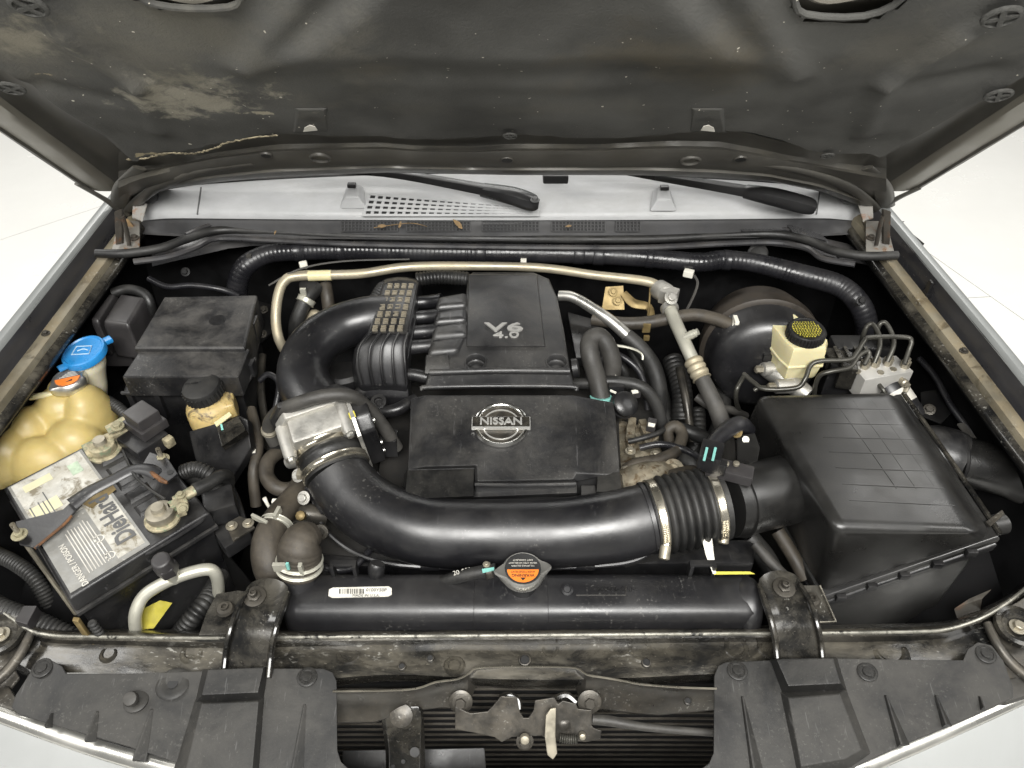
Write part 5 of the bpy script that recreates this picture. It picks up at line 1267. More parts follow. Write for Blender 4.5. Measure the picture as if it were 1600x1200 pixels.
obj('label_band', slab(bq(.52, .97, .04, .36, .0017), .0008), 'label_white', lab)
obj('label_stain', slab([B(a, b, .0023) for a, b in ((.48, .40), (.56, .36), (.60, .46), (.58, .60), (.52, .60), (.50, .50))], .0004), 'gold_zinc', lab)
obj('barcode_field', slab(bq(.86, .92, .10, .30, .0023), .0004), 'cream_pale', lab)
obj('barcode_field', slab(bq(.62, .72, .06, .26, .0023), .0004), 'cream_pale', lab)
obj('green_print', slab([B(a, b, .0023) for a, b in ((.80, .42), (.90, .42), (.90, .50), (.80, .50))], .0004), 'pale_green', lab)
ydb = UP.cross(e1)
text(lab, 'brand_letters', 'DieHard', .040, B(.33, .475, .0025), e1, ydb, 'ink_grey', .0002, .0010, .82)
text(lab, 'label_print', 'DANGER / POISON', .0125, B(.18, .12, .0018), e1, ydb, 'pale_ink', .0002, .0001, .9)
for k in range(8):
    w = .10 + .05 * random.random()
    a0 = .06
    obj('print_line', slab(bq(.07, .07 + .22 + w, .17 + .022 * k, .177 + .022 * k, .0018), .0004), 'pale_ink', lab)
for k in range(5):
    obj('print_line', slab(bq(.56, .60 + .2 * random.random(), .07 + .03 * k, .078 + .03 * k, .0024), .0004), 'ink_grey', lab)
for a in (.10, .25):
    obj('hazard_ring', loft([[B(a, .33, .0018) + V((math.cos(t) * r, math.sin(t) * r, 0)) for t in [2 * math.pi * k / 20 for k in range(20)]] for r in (.006, .0075)], caps=False), 'pale_ink', lab)
# moulded cell ridges on the bare half of the lid
for k in range(6):
    obj('cell_ridge', loft([bq(.10 + .13 * k, .20 + .13 * k, .62, .80, .0), bq(.12 + .13 * k, .18 + .13 * k, .64, .78, .004)]), 'black_plastic', bt, .001)
obj('lid_handle_rib', tube([(B(.02, .50, -.008) - UP * .0, .003), (B(-.01, .56, -.006), .003), (B(-.012, .9, -.006), .003), (B(.01, .96, -.004), .003)], seg=8), 'black_plastic', bt)
def terminal(px, py, m1):
    p = P(px, py, BZ + .022)
    tm = obj('terminal', lathe(p, UP, [(.0115, -.022), (.0105, .006), (.0095, .009), (.004, .0095)], 22), 'zinc', bt)
    obj('clamp_ring', lathe(p, UP, [(.021, -.016), (.022, -.012), (.021, -.002), (.0165, .0), (.0125, .0)], 24), m1, tm)
    obj('terminal_seat', lathe(p, UP, [(.027, -.0215), (.027, -.018), (.022, -.016)], 24), 'corroded', tm)
    return p, tm
p1, t1 = terminal(248, 797, 'zinc')
p2, t2 = terminal(157, 692, 'corroded')
obj('clamp_ears', join(box(p1 + V((.022, .016, -.006)), (.03, .016, .012), Matrix.Rotation(.5, 3, 'Z')), box(p1 + V((.030, .008, -.004)), (.012, .03, .010), Matrix.Rotation(.5, 3, 'Z'))), 'corroded', t1, .002)
bolt(t1, p1 + V((.036, .002, .002)), .0055, (.5, -.6, .5), 'corroded')
bolt(t1, p1 + V((.026, .026, .004)), .0050, UP, 'corroded')
obj('clamp_ears', join(box(p2 + V((.010, .020, -.004)), (.05, .014, .010), Matrix.Rotation(.7, 3, 'Z')), box(p2 + V((-.016, -.004, -.010)), (.024, .03, .010), Matrix.Rotation(.7, 3, 'Z'))), 'corroded', t2, .002)
# cable from the terminal
bc_ = thing('ground_cable', 'thick black cable with corroded lug bolted to the battery terminal', 'cable', P(330, 760, -.05))
obj('lug', T([(272, 783, .062, .009), (288, 775, .064, .010), (305, 765, .066, .010)], seg=12, flat=(UP, .7)), 'corroded', bc_)
obj('cable', T([(303, 766, .066, .011), (325, 756, .062, .011), (345, 744, .055, .011), (356, 748, .03, .011), (352, 775, -.02, .011), (345, 800, -.06, .011)], seg=12), 'rubber', bc_)
obj('loom', T([(286, 738, .04, .012), (305, 733, .05, .012), (325, 740, .045, .012), (340, 752, .03, .012)], seg=12, ripple=(.12, .006)), 'rubber', bc_)
# fuse link block on the other terminal
fl_ = thing('fuse_link_block', 'dark grey fuse link holder riding on the corroded battery terminal', 'fuse holder', P(225, 690, .03))
R1 = Matrix.Rotation(-.62, 3, 'Z')
obj('cover', box(P(222, 650, .098), (.046, .040, .022), R1), 'relay_plastic', fl_, .003)
obj('cover', box(P(228, 662, .080), (.056, .048, .018), R1), 'relay_plastic', fl_, .002)
obj('base', box(P(226, 690, .055), (.062, .06, .03), R1), 'black_plastic', fl_, .004)
obj('bus_bar', slab([P(a, b, .085) for a, b in ((163, 666), (192, 650), (200, 660), (170, 678))], .003), 'corroded', fl_, .001)
bolt(fl_, P(184, 667, .086), .007, UP, 'corroded')
obj('side_lug', box(P(264, 690, .06), (.014, .016, .018), R1), 'corroded', fl_, .003)
obj('lead', T([(236, 690, .05, .010), (250, 715, .02, .010), (262, 745, -.04, .010)], seg=10), 'rubber', fl_)
# hold-down bracket
hd = thing('battery_hold_down', 'bent black hold-down bracket with rusty edges across the battery top', 'bracket', P(60, 850, BZ))
obj('wide_plate', slab([P(a, b, BZ + .016) for a, b in ((24, 815), (60, 806), (98, 796), (116, 779), (128, 787), (110, 806), (96, 820), (56, 856), (30, 850))], .004), 'tube_plastic', hd, .001)
obj('folded_edge', T([(54, 857, BZ + .014, .0022), (98, 821, BZ + .016, .0022), (112, 806, BZ + .018, .002)], seg=8), 'rust', hd)
obj('bar', T([(112, 788, BZ + .019, .014), (140, 768, BZ + .022, .012), (175, 750, BZ + .026, .011), (208, 734, BZ + .030, .011), (232, 734, BZ + .030, .012), (248, 742, BZ + .026, .012)], seg=10, flat=(UP, .45)), 'tube_plastic', hd)
obj('upper_plate', slab([P(a, b, BZ + .030) for a, b in ((222, 726), (234, 706), (262, 716), (278, 740), (262, 752), (246, 742))], .004), 'tube_plastic', hd, .001)
obj('rusty_edge', T([(236, 738, BZ + .031, .0035), (252, 750, BZ + .029, .004), (262, 754, BZ + .027, .003)], seg=8), 'rust', hd)
obj('plate_hole', lathe(P(266, 738, BZ + .0302), UP, [(.005, -.001), (.005, .0006)], 14), 'ink', hd)
for px, py in ((28, 832), (252, 714)):
    p = P(px, py, BZ + .03)
    obj('rod', tube([(p + UP * .012, .0038), (p, .0038), (p + V((.002, 0, -.22)), .0038)], seg=8, sub=2), 'zinc', hd)
    bolt(hd, p + V((0, 0, -.006)), .0075, UP, 'corroded')
obj('thin_wire', T([(192, 704, BZ + .012, .0022), (200, 722, BZ + .02, .0022), (212, 745, BZ + .035, .0022), (235, 765, BZ + .025, .0022), (258, 780, BZ + .02, .0022)], seg=6), 'rubber', None, label='thin black wire looped over the battery lid', cat='wire')
# battery tray wall and bracket nearby
bw = thing('battery_tray', 'dirty olive tray edge and black bracket around the battery base', 'battery tray', P(140, 985, -.25))
obj('edge_bar', loft([[B(-.06, -.03, h), B(-.03, -.06, h), B(-.01, -.04, h), B(-.04, -.01, h)] for h in (-.24, -.035)]), 'gold_zinc', bw, .002)
obj('toothed_strip', tube([(B(-.08, .03, -.045), .006), (B(-.08, .05, -.22), .006)], seg=8, ripple=(.2, .008)), 'rubber', bw)
obj('tray', loft([bq(-.1, 1.1, -.1, 1.1, -.235), bq(-.1, 1.1, -.1, 1.1, -.215)]), 'apron_black', bw, .004)
sb = thing('side_bracket', 'black bracket cluster with grey bolted tab between battery and radiator hose', 'bracket', P(350, 800, -.15))
obj('bracket', slab([P(a, b, -.01) for a, b in ((318, 750), (356, 735), (372, 770), (392, 830), (350, 858), (326, 820))], .03), 'black_plastic', sb, .006)
obj('grey_tab', slab([P(a, b, .006) for a, b in ((352, 818), (374, 806), (392, 812), (398, 824), (372, 840), (364, 846))], .004), 'latch_metal', sb, .001)
for px, py in ((362, 822), (388, 818)): bolt(sb, P(px, py, .008), .006, UP, 'zinc')
obj('box', box(P(345, 790, .01), (.05, .05, .04), Matrix.Rotation(.4, 3, 'Z')), 'black_plastic', sb, .006)
obj('elbow', T([(300, 742, .02, .016), (330, 760, .02, .018), (350, 790, .0, .016)], seg=12), 'rubber', sb)

# ================================================================== front left pipes
al = thing('service_pipe', 'bent pale aluminium pipe with a black hex cap near the strap', 'pipe', P(215, 1000, -.1))
obj('pipe', T([(213, 1010, -.10, .0095), (212, 985, -.055, .0095), (212, 958, -.02, .0095), (226, 930, .0, .0095), (262, 908, .012, .0095), (300, 894, .015, .0095), (328, 890, .010, .0095), (339, 902, -.01, .0095), (342, 930, -.06, .0095)], seg=14), 'alu_pipe_pale', al)
pv = P(270, 900, .020)
obj('port', lathe(pv, (0, -.15, 1), [(.010, -.01), (.010, .010), (.013, .012), (.013, .018)], 18), 'alu_pipe_pale', al)
obj('hex_cap', join(lathe(pv, (0, -.15, 1), [(.0165, .018), (.0165, .036), (.0150, .038)], 6), lathe(pv, (0, -.15, 1), [(.0148, .036), (.0138, .052), (.011, .054)], 12)), 'relay_plastic', al, .001)
obj('yellow_label', slab([P(a, b, z) for a, b, z in ((222, 952, -.045), (250, 938, -.03), (269, 942, -.03), (240, 982, -.06), (205, 986, -.065), (214, 976, -.06))], .001, (0, -.6, .8)), 'yellow_label', None, label='torn yellow warning label behind the pale pipe', cat='label')
for pts, lab_ in (([(-40, 925, -.03, .015), (0, 950, -.035, .015), (40, 965, -.04, .015), (80, 982, -.05, .015), (130, 1005, -.07, .015)], 'ribbed black conduit running past the lamp mount to the battery base'),
                  ([(268, 1010, -.10, .014), (285, 985, -.08, .014), (305, 960, -.06, .014), (325, 935, -.06, .014), (345, 900, -.1, .014)], 'ribbed black conduit dropping beside the radiator strap')):
    obj('conduit', T(pts, seg=16, ripple=(.09, .007)), 'rubber', None, label=lab_, cat='conduit', group='ribbed conduits by the battery')
obj('conduit_clip', slab([P(a, b, -.012) for a, b in ((36, 946), (58, 946), (42, 976), (22, 970))], .02), 'relay_plastic', None, .002, label='square grey clip holding the ribbed conduit', cat='clip')

# ================================================================== coolant hoses left of the engine
uh = thing('radiator_hose', 'thick brown stained radiator hose with spring clamps by the battery', 'hose', P(430, 900, -.1))
obj('hose', T([(474, 752, -.02, .018), (455, 782, -.005, .020), (432, 815, .005, .024), (420, 850, .0, .027), (424, 885, -.02, .028), (440, 915, -.06, .027)], seg=18), 'brown_rubber', uh)
k0 = P(432, 822, .004)
band('spring_clamp', uh, k0, P(420, 850, 0) - P(445, 795, 0), .0255, .010, .0016, 'alu_pipe_pale', 26)
obj('clamp_ears', join(box(k0 + V((-.02, -.006, .024)), (.032, .005, .010), Matrix.Rotation(-.5, 3, 'Z')), box(k0 + V((.006, .004, .027)), (.006, .020, .014), Matrix.Rotation(-.2, 3, 'Z'))), 'alu_pipe_pale', uh, .001)
nh = thing('inlet_hose', 'short grey rubber elbow clamped on the radiator inlet neck', 'hose', P(468, 895, 0))
obj('hose', T([(468, 893, .006, .0315), (468, 872, .030, .0325), (469, 855, .048, .0315), (474, 842, .054, .027), (486, 836, .045, .02)], seg=28, ripple=(.012, .006)), 'brown_rubber', nh)
k1 = P(468, 880, .022); axn = P(468, 862, .04) - P(468, 893, .006)
for d in (-.006, .006):
    band('spring_clamp', nh, k1 + axn.normalized() * d, axn, .0328, .005, .0016, 'alu_pipe_pale', 30)
obj('clamp_ears', join(box(k1 + V((-.02, -.022, .022)), (.020, .006, .016)), box(k1 + V((.012, -.026, .022)), (.006, .008, .024))), 'alu_pipe_pale', nh, .001)
obj('paint_mark', box(k1 + V((-.006, -.026, .03)), (.004, .004, .014)), 'teal_paint', nh)
lh = thing('loop_hose', 'small brown hose loop beside the throttle body', 'hose', P(430, 760, -.05))
obj('hose', T([(475, 752, -.03, .012), (455, 764, -.01, .013), (432, 762, .0, .013), (417, 744, .005, .013), (420, 720, .01, .013), (440, 704, .005, .013), (460, 700, -.01, .012)], seg=12), 'brown_rubber', lh)
wc = thing('wire_clip', 'tiny white wire clip standing beside the brown hose', 'clip', P(425, 795, -.02))
obj('stem', T([(426, 800, -.02, .0028), (418, 788, .0, .0028), (413, 778, .012, .0036)], seg=8), 'white_plastic', wc)
obj('head', box(P(430, 784, .0), (.010, .008, .008)), 'white_plastic', wc, .001)
pb = thing('pump_bracket', 'grimy cast bracket with brass plug under the intake duct', 'bracket', P(480, 810, -.1))
obj('casting', T([(452, 805, -.02, .016), (480, 803, -.02, .018), (510, 806, -.03, .016)], seg=12), 'latch_metal', pb)
obj('plug', lathe(P(472, 806, .0), (0, -.6, .8), [(.008, 0), (.008, .012), (.005, .014)], 8), 'gold_zinc', pb)
obj('eye', lathe(P(502, 830, -.03), (0, -.8, .6), [(.013, 0), (.013, .006), (.007, .007), (.006, .002)], 18), 'latch_metal', pb)
obj('fan_shroud', slab([P(a, b, -.07) for a, b in ((500, 885), (1180, 880), (1180, 840), (900, 850), (640, 850), (500, 830))], .3), 'black_plastic', None, .01, label='black fan shroud edge behind the radiator tank', cat='shroud')

# heater pipes at the firewall
hp_ = thing('heater_hose', 'pair of clamped heater hoses rising behind the curved duct', 'hose', P(490, 500, .0))
obj('hose', T([(497, 448, .10, .015), (482, 462, .095, .016), (472, 480, .08, .015), (463, 505, .05, .015), (462, 530, .0, .015)], seg=14), 'rubber', hp_)
obj('hose', T([(508, 444, .10, .013), (512, 468, .08, .013), (515, 500, .04, .013)], seg=14), 'brown_rubber', hp_)
band('clamp', hp_, P(478, 470, .09), P(482, 462, .095) - P(472, 480, .08), .0165, .012, .002, 'alu_pipe_pale', 22)
obj('clamp_ears', box(P(474, 456, .115), (.012, .006, .016)), 'alu_pipe_pale', hp_, .001)
obj('connector', lathe(P(482, 446, .11), (0, -.4, 1), [(.018, -.01), (.018, .004), (.012, .006)], 18), 'black_plastic', hp_)
obj('pipe', T([(480, 512, .03, .009), (490, 490, .06, .009), (505, 500, .05, .009)], seg=10), 'alu_pipe', hp_)

# ================================================================== wiring harness along the firewall
hpts = [(372, 470, .04), (371, 445, .08), (382, 418, .115), (410, 400, .132), (450, 393, .138), (560, 391, .140), (700, 394, .140), (900, 397, .140), (1000, 402, .138), (1090, 410, .135), (1130, 406, .136), (1180, 411, .132), (1250, 429, .125), (1310, 446, .116), (1342, 474, .10), (1354, 508, .06), (1350, 545, 0.0)]
wh = thing('wiring_harness', 'fat tape wrapped wiring loom running along the firewall', 'wiring loom', P(800, 420, .1))
obj('loom', T([(a, b, c, .0195 if 400 < a < 1200 else .0215) for a, b, c in hpts], seg=20, ripple=(.012, .009)), 'tape', wh)
for k in (470, 535, 612, 735, 752, 905, 935, 1015, 1135, 1230):
    for (a, b) in zip(hpts, hpts[1:]):
        if a[0] <= k < b[0]:
            t = (k - a[0]) / (b[0] - a[0]); q = P(k, a[1] + (b[1] - a[1]) * t, a[2] + (b[2] - a[2]) * t)
            band('tape_wrap', wh, q, P(*b) - P(*a), .0200, .010 + .006 * (k % 3), .0009, 'tape', 24)
obj('tie_clip', box(P(818, 408, .135), (.012, .012, .010)), 'white_plastic', wh, .001)
obj('tie_clip', box(P(390, 402, .14), (.010, .010, .012)), 'grey_rubber', wh, .001)

# ================================================================== air conditioning pipe
ap = thing('refrigerant_pipe', 'long dull aluminium refrigerant pipe crossing behind the engine', 'pipe', P(800, 440, .08))
obj('pipe', T([(450, 555, .0, .0100), (436, 530, .045, .0100), (431, 500, .075, .0100), (434, 465, .105, .0100), (444, 440, .125, .0100), (468, 431, .130, .0100), (560, 428, .130, .0095), (640, 417, .135, .0095), (760, 416, .135, .0090), (850, 419, .135, .0090), (930, 430, .132, .0090), (1000, 438, .130, .0095), (1026, 446, .126, .0100), (1038, 462, .120, .0110)], seg=14), 'alu_pipe', ap)
obj('paper_band', T([(482, 431, .1305, .0108), (500, 430.5, .1305, .0108), (518, 430, .1305, .0108)], seg=14), 'cream_pale', ap)
obj('clip', box(P(474, 414, .142), (.016, .012, .014), Matrix.Rotation(.4, 3, 'Z')), 'white_plastic', ap, .003)
obj('thin_line', T([(420, 446, .12, .002), (470, 420, .145, .002), (540, 408, .15, .002), (640, 405, .15, .002)], seg=6), 'grey_rubber', ap)
obj('joint_block', join(lathe(P(1036, 456, .122), (.35, -.8, .2), [(.017, -.02), (.020, -.014), (.020, .012), (.016, .018)], 18), box(P(1045, 462, .125), (.034, .026, .030), Matrix.Rotation(-.5, 3, 'Z'))), 'alu_cast', ap, .003)
bolt(ap, P(1048, 466, .142), .0085, (.2, -.5, .8), 'alu_cast')
obj('collar', lathe(P(1046, 482, .112), P(1062, 515, .10) - P(1046, 482, .112), [(.017, -.006), (.018, 0), (.017, .006)], 18), 'alu_cast', ap)
obj('lower_pipe', T([(1044, 476, .115, .0125), (1056, 505, .105, .0125), (1072, 540, .09, .0125), (1084, 566, .075, .0125)], seg=14), 'alu_pipe_pale', ap)
obj('service_port', join(lathe(P(1070, 528, .10), (.75, -.1, .6), [(.008, 0), (.008, .022), (.0065, .023), (.0065, .028)], 12), lathe(P(1070, 528, .10), (.75, -.1, .6), [(.0085, .012), (.0085, .016)], 12)), 'alu_pipe_pale', ap)
obj('crimp', T([(1082, 562, .078, .0165), (1090, 578, .07, .0165), (1097, 592, .062, .0165)], seg=18, ripple=(.10, .012)), 'alu_pipe', ap)
obj('hose', T([(1096, 590, .063, .0145), (1110, 618, .045, .0155), (1124, 650, .02, .0160), (1134, 690, -.02, .0160), (1136, 730, -.08, .0160)], seg=16), 'grey_rubber', ap)

sp = thing('suction_pipe', 'short bright aluminium pipe bending into a black hose', 'pipe', P(930, 500, .05))
obj('pipe', T([(874, 462, .115, .0105), (894, 464, .118, .0105), (920, 478, .11, .0110), (955, 502, .095, .0115), (984, 528, .075, .0120)], seg=14), 'alu_bright', sp)
obj('hose', T([(978, 524, .078, .0150), (1000, 544, .06, .0155), (1020, 572, .03, .016), (1030, 610, -.01, .016), (1028, 650, -.06, .016)], seg=14), 'rubber', sp)
vh = thing('vacuum_hose', 'brown rubber vacuum hose running to the brake booster', 'hose', P(1050, 510, .07))
obj('hose', T([(925, 498, .088, .0125), (970, 505, .088, .0125), (1010, 504, .09, .0125), (1050, 497, .098, .0125), (1085, 492, .104, .0125), (1120, 499, .104, .0125), (1152, 512, .100, .0125)], seg=14), 'brown_rubber', vh)
kk = P(1146, 509, .101)
band('white_clip', vh, kk, (1, -.2, 0), .0132, .008, .002, 'white_plastic', 20)
obj('clip_ears', box(kk + V((.0, -.006, .018)), (.008, .022, .008)), 'white_plastic', vh, .001)
obj('grommet', lathe(P(1168, 515, .10), (-.2, -1, .35), [(.024, -.02), (.024, .0), (.020, .006), (.012, .009), (.003, .0095)], 22), 'tape', vh)
fbk = thing('firewall_bracket', 'gold zinc plated bracket with two bolts on the firewall', 'bracket', P(970, 480, .06))
obj('plate', slab([P(946, 448, .118), P(974, 446, .122), P(976, 484, .085), P(940, 484, .085)], .003, (0, -.7, .7)), 'gold_zinc', fbk, .001)
obj('arm', T([(974, 458, .112, .008), (990, 474, .10, .010), (1014, 480, .096, .008), (1018, 500, .09, .006)], seg=8, flat=((0, -.5, .8), .4)), 'gold_zinc', fbk)
for px, py in ((958, 456), (965, 470)): bolt(fbk, P(px, py, .104 if py > 460 else .116), .0055, (0, -.7, .7), 'gold_zinc')
obj('hanger', join(box(P(1010, 512, .085), (.016, .006, .022)), box(P(1010, 528, .07), (.012, .006, .012))), 'gold_zinc', fbk, .002)
obj('hanger_stem', T([(1016, 450, .12, .002), (1014, 480, .1, .002), (1010, 510, .088, .002)], seg=6), 'gold_zinc', fbk)
sn = thing('sensor_lead', 'white plug with a thin lead hanging below the loom', 'sensor', P(1080, 440, .1))
obj('plug', box(P(1076, 427, .125), (.020, .014, .014), Matrix.Rotation(-.4, 3, 'Z')), 'white_plastic', sn, .002)
obj('wire', T([(1084, 430, .125, .0028), (1090, 442, .115, .0028), (1084, 462, .10, .0028), (1070, 490, .08, .0028)], seg=6), 'grey_rubber', sn)

# hoses between engine and air box
gl = thing('return_hose', 'grey hose bent in a tight upright loop beside the covers', 'hose', P(940, 625, .0))
obj('hose', T([(940, 626, .02, .0175), (932, 590, .055, .0175), (922, 555, .09, .0175), (922, 533, .105, .0175), (936, 526, .108, .0175), (950, 543, .09, .0175), (957, 570, .06, .0175), (952, 600, .02, .0175)], seg=16, sub=8), 'grey_rubber', gl)
band('teal_clamp', gl, P(939, 622, .026), (0, .3, .8), .0182, .008, .0016, 'teal_paint', 22)
obj('cover_panel', slab([P(a, b, .075) for a, b in ((886, 486), (935, 500), (946, 560), (900, 560))], .02), 'black_plastic', None, .004, label='flat black panel tucked behind the upper engine cover', cat='panel')
th = thing('thin_hose', 'thin black hose snaking down between engine and booster', 'hose', P(1000, 620, -.05))
obj('hose', T([(898, 600, .03, .011), (930, 598, .04, .011), (960, 596, .045, .011), (1000, 604, .04, .012), (1024, 630, .01, .012), (1036, 670, -.04, .012)], seg=12), 'rubber', th)
lo2 = thing('looped_hose', 'dirty black hose curled over the aluminium valve cover', 'hose', P(1040, 720, -.05))
obj('hose', T([(1046, 690, -.02, .010), (1044, 672, .0, .010), (1056, 666, .005, .011), (1066, 680, .0, .011), (1056, 704, .0, .011), (1030, 718, .0, .011), (995, 726, -.0, .012), (978, 735, -.01, .012)], seg=12), 'brown_rubber', lo2)
bh2 = thing('cross_hose', 'black hose sagging from the valve cover towards the air box', 'hose', P(1090, 700, -.1))
obj('hose', T([(1050, 668, -.03, .014), (1080, 676, -.03, .014), (1110, 690, -.05, .014), (1140, 720, -.1, .014)], seg=12), 'rubber', bh2)
obj('hose', T([(1060, 710, -.03, .02), (1080, 725, -.02, .022), (1095, 745, -.04, .022)], seg=12), 'rubber', bh2)
for k, (x0, y0, x1, y1, z, r) in enumerate(((985, 545, 1000, 610, .03, .008), (1050, 560, 1065, 660, -.02, .02), (1010, 560, 1045, 700, -.06, .018), (1090, 640, 1075, 720, -.08, .015), (960, 560, 975, 600, .02, .010), (1130, 600, 1110, 700, -.05, .016))):
    obj('loom_branch', T([(x0, y0, z, r), ((x0 + x1) / 2 + 8, (y0 + y1) / 2, z - .02, r), (x1, y1, z - .05, r)], seg=12, ripple=(.05, .01) if k in (1, 3) else None), 'rubber', None,
        label=('dark cable branch in the gap beside the grey loop hose', 'ribbed dark loom falling below the refrigerant pipe', 'dark loom diving between engine and brake booster', 'ribbed dark loom near the air box bracket', 'short dark cable beside the upright hose loop', 'dark hose below the brake booster rim')[k], cat='cable')
co = thing('ignition_coil', 'round black ribbed coil plug beside the lower engine cover', 'coil', P(975, 650, -.02))
obj('cap', lathe(P(976, 632, .03), (.3, -.5, .8), [(.024, -.03), (.024, -.012), (.026, -.01), (.026, -.004), (.024, -.002), (.024, .006), (.020, .010), (.006, .011)], 24), 'black_plastic', co)
obj('plug', box(P(962, 605, .04), (.03, .02, .02)), 'black_plastic', co, .003)
for px, py in ((958, 585), (958, 612)): obj('pin', box(P(px, py, .05), (.012, .003, .003), Matrix.Rotation(-.6, 3, 'Z')), 'white_plastic', co)

# ================================================================== brake booster, master cylinder, reservoir
bb = thing('brake_booster', 'large round black brake booster drum with rusty brown rim', 'brake booster', P(1195, 600, -.1))
bc0 = P(1190, 556, .035); bax = V((-.10, -1, .10)).normalized()
obj('drum', lathe(bc0, bax, [(.100, -.10), (.112, -.06), (.116, -.045), (.116, -.025), (.110, -.020)], 56), 'booster_rim', bb)
obj('front_shell', lathe(bc0, bax, [(.112, -.03), (.110, -.014), (.104, .0), (.102, .018), (.096, .034), (.080, .044), (.050, .050), (.030, .052)], 56), 'tube_plastic', bb)
obj('crimp_ring', lathe(bc0, bax, [(.112, -.028), (.118, -.024), (.118, -.016), (.111, -.012)], 56), 'booster_rim', bb)
mc = thing('master_cylinder', 'cast aluminium brake master cylinder with line fittings', 'master cylinder', P(1210, 605, .0))
obj('body', T([(1195, 570, .045, .020), (1215, 585, .045, .020), (1245, 605, .04, .018), (1262, 618, .035, .016)], seg=16), 'alu_cast', mc)
for px, py, ln in ((1180, 577, .034), (1200, 604, .036)):
    p = P(px + 14, py, .055)
    obj('port', lathe(p, (-1, -.1, .05), [(.0135, -.03), (.0135, .002), (.010, .004)], 18), 'alu_cast', mc)
    obj('line_nut', lathe(p, (-1, -.1, .05), [(.0075, .003), (.0075, .016), (.005, .018)], 6), 'zinc', mc)
obj('level_sensor', box(P(1201, 556, .07), (.026, .02, .02)), 'black_plastic', mc, .002)
br_ = thing('brake_fluid_reservoir', 'pale yellow brake fluid reservoir with black printed cap', 'fluid reservoir', P(1240, 590, .05))
ring_t = [(1191, 492), (1240, 488), (1297, 532), (1294, 545), (1240, 548), (1226, 536)]
def rr(z, k, dz=0): 
    pts = [P(a, b, .13) for a, b in ring_t]; c = sum(pts, O0) / 6
    return [c + (p - c) * k + V((0, 0, z - .13)) for p in pts]
obj('bottle', loft([rr(.055, .84), rr(.062, .90), rr(.086, .97), rr(.0875, 1.03), rr(.0915, 1.03), rr(.093, .98), rr(.122, .97), rr(.131, .90)]), 'cream_pale', br_, .006, 3)
c6 = P(1261, 514, .150)
obj('neck', lathe(c6, UP, [(.026, -.030), (.026, -.012)], 24), 'cream_pale', br_)
cp6 = obj('screw_cap', lathe(c6, (0, -.05, 1), [(.031, -.020), (.033, -.018), (.0335, -.002), (.0315, .001), (.0285, .0015), (.027, .0005), (.004, .0005)], 40), 'rubber', br_)
teeth, dots = [], []
for k in range(36):
    t = 2 * math.pi * k / 36; d = V((math.cos(t), math.sin(t), 0)); teeth.append(tube([(c6 + d * .0335 + UP * -.017, .0014), (c6 + d * .0335 + UP * -.002, .0014)], seg=6, sub=1))
obj('cap_ribs', join(*teeth), 'rubber', cp6, kind='stuff')
for j in range(-5, 6):
    y = j * .0046; w = math.sqrt(max(0, .0262 ** 2 - y * y)); x = -w
    while x < w - .002:
        l = random.choice((.0018, .0024, .003)); dots.append(box(c6 + V((x + l / 2, y, .0012)), (l, .0024, .0006))); x += l + .0024
obj('cap_print', join(*dots), 'yellow_ink', cp6, kind='stuff')

# ================================================================== brake valve block with pipes
ab = thing('brake_valve_block', 'bright aluminium brake valve block with pump motor', 'valve block', P(1385, 620, .0))
tb_ = [P(a, b, .078) for a, b in ((1328, 566), (1400, 555), (1428, 580), (1352, 594))]
obj('block', loft([[p + V((0, 0, -.05)) for p in tb_], tb_]), 'alu_matt', ab, .002)
ports = [(1350, 574), (1366, 571), (1386, 569), (1413, 573)]
for px, py in ports:
    p = P(px, py, .078); obj('fitting', join(lathe(p, UP, [(.0085, 0), (.0085, .014)], 6), lathe(p, UP, [(.0065, .014), (.0055, .020)], 12)), 'zinc', ab)
for px, py in ((1365, 588), (1402, 588), (1412, 598)):
    obj('side_fitting', lathe(P(px, py, .06), (0.1, -.85, .3), [(.008, -.005), (.008, .006), (.005, .008), (.004, .014)], 8), 'zinc', ab)
m0, m1 = P(1388, 607, .030), P(1424, 660, -.005)
obj('pump_motor', lathe(m0, m1 - m0, [(.030, -.01), (.032, .0), (.032, .062), (.030, .070), (.018, .074)], 28), 'tube_plastic', ab)
# white wrap label on the motor
ax_ = (m1 - m0).normalized(); x_, y_, _ = basis(ax_)
rows = [[m0 + ax_ * h + (x_ * math.cos(t) + y_ * math.sin(t)) * .0326 for t in [k * math.pi / 14 for k in range(-3, 15)]] for h in (.010, .038)]
ml = obj('motor_label', sheet(rows), 'paper', ab)
obj('ground_lead', T([(1420, 600, .06, .004), (1414, 612, .05, .004), (1402, 625, .03, .004)], seg=8), 'zinc', ab)
obj('bracket', box(P(1320, 590, .03), (.08, .05, .09), Matrix.Rotation(-.2, 3, 'Z')), 'black_plastic', ab, .006)
obj('control_unit', box(P(1340, 553, .055), (.11, .045, .06)), 'black_plastic', ab, .005)
for k in range(4): obj('unit_fin', box(P(1308 + k * 16, 552, .088), (.006, .035, .006)), 'grimy_metal', ab)
obj('connector', box(P(1300, 560, .07), (.03, .03, .03)), 'gloss_black', ab, .004)
obj('foot_clip', box(P(1428, 650, .02), (.02, .006, .01)), 'zinc', ab)
LZ = .0044
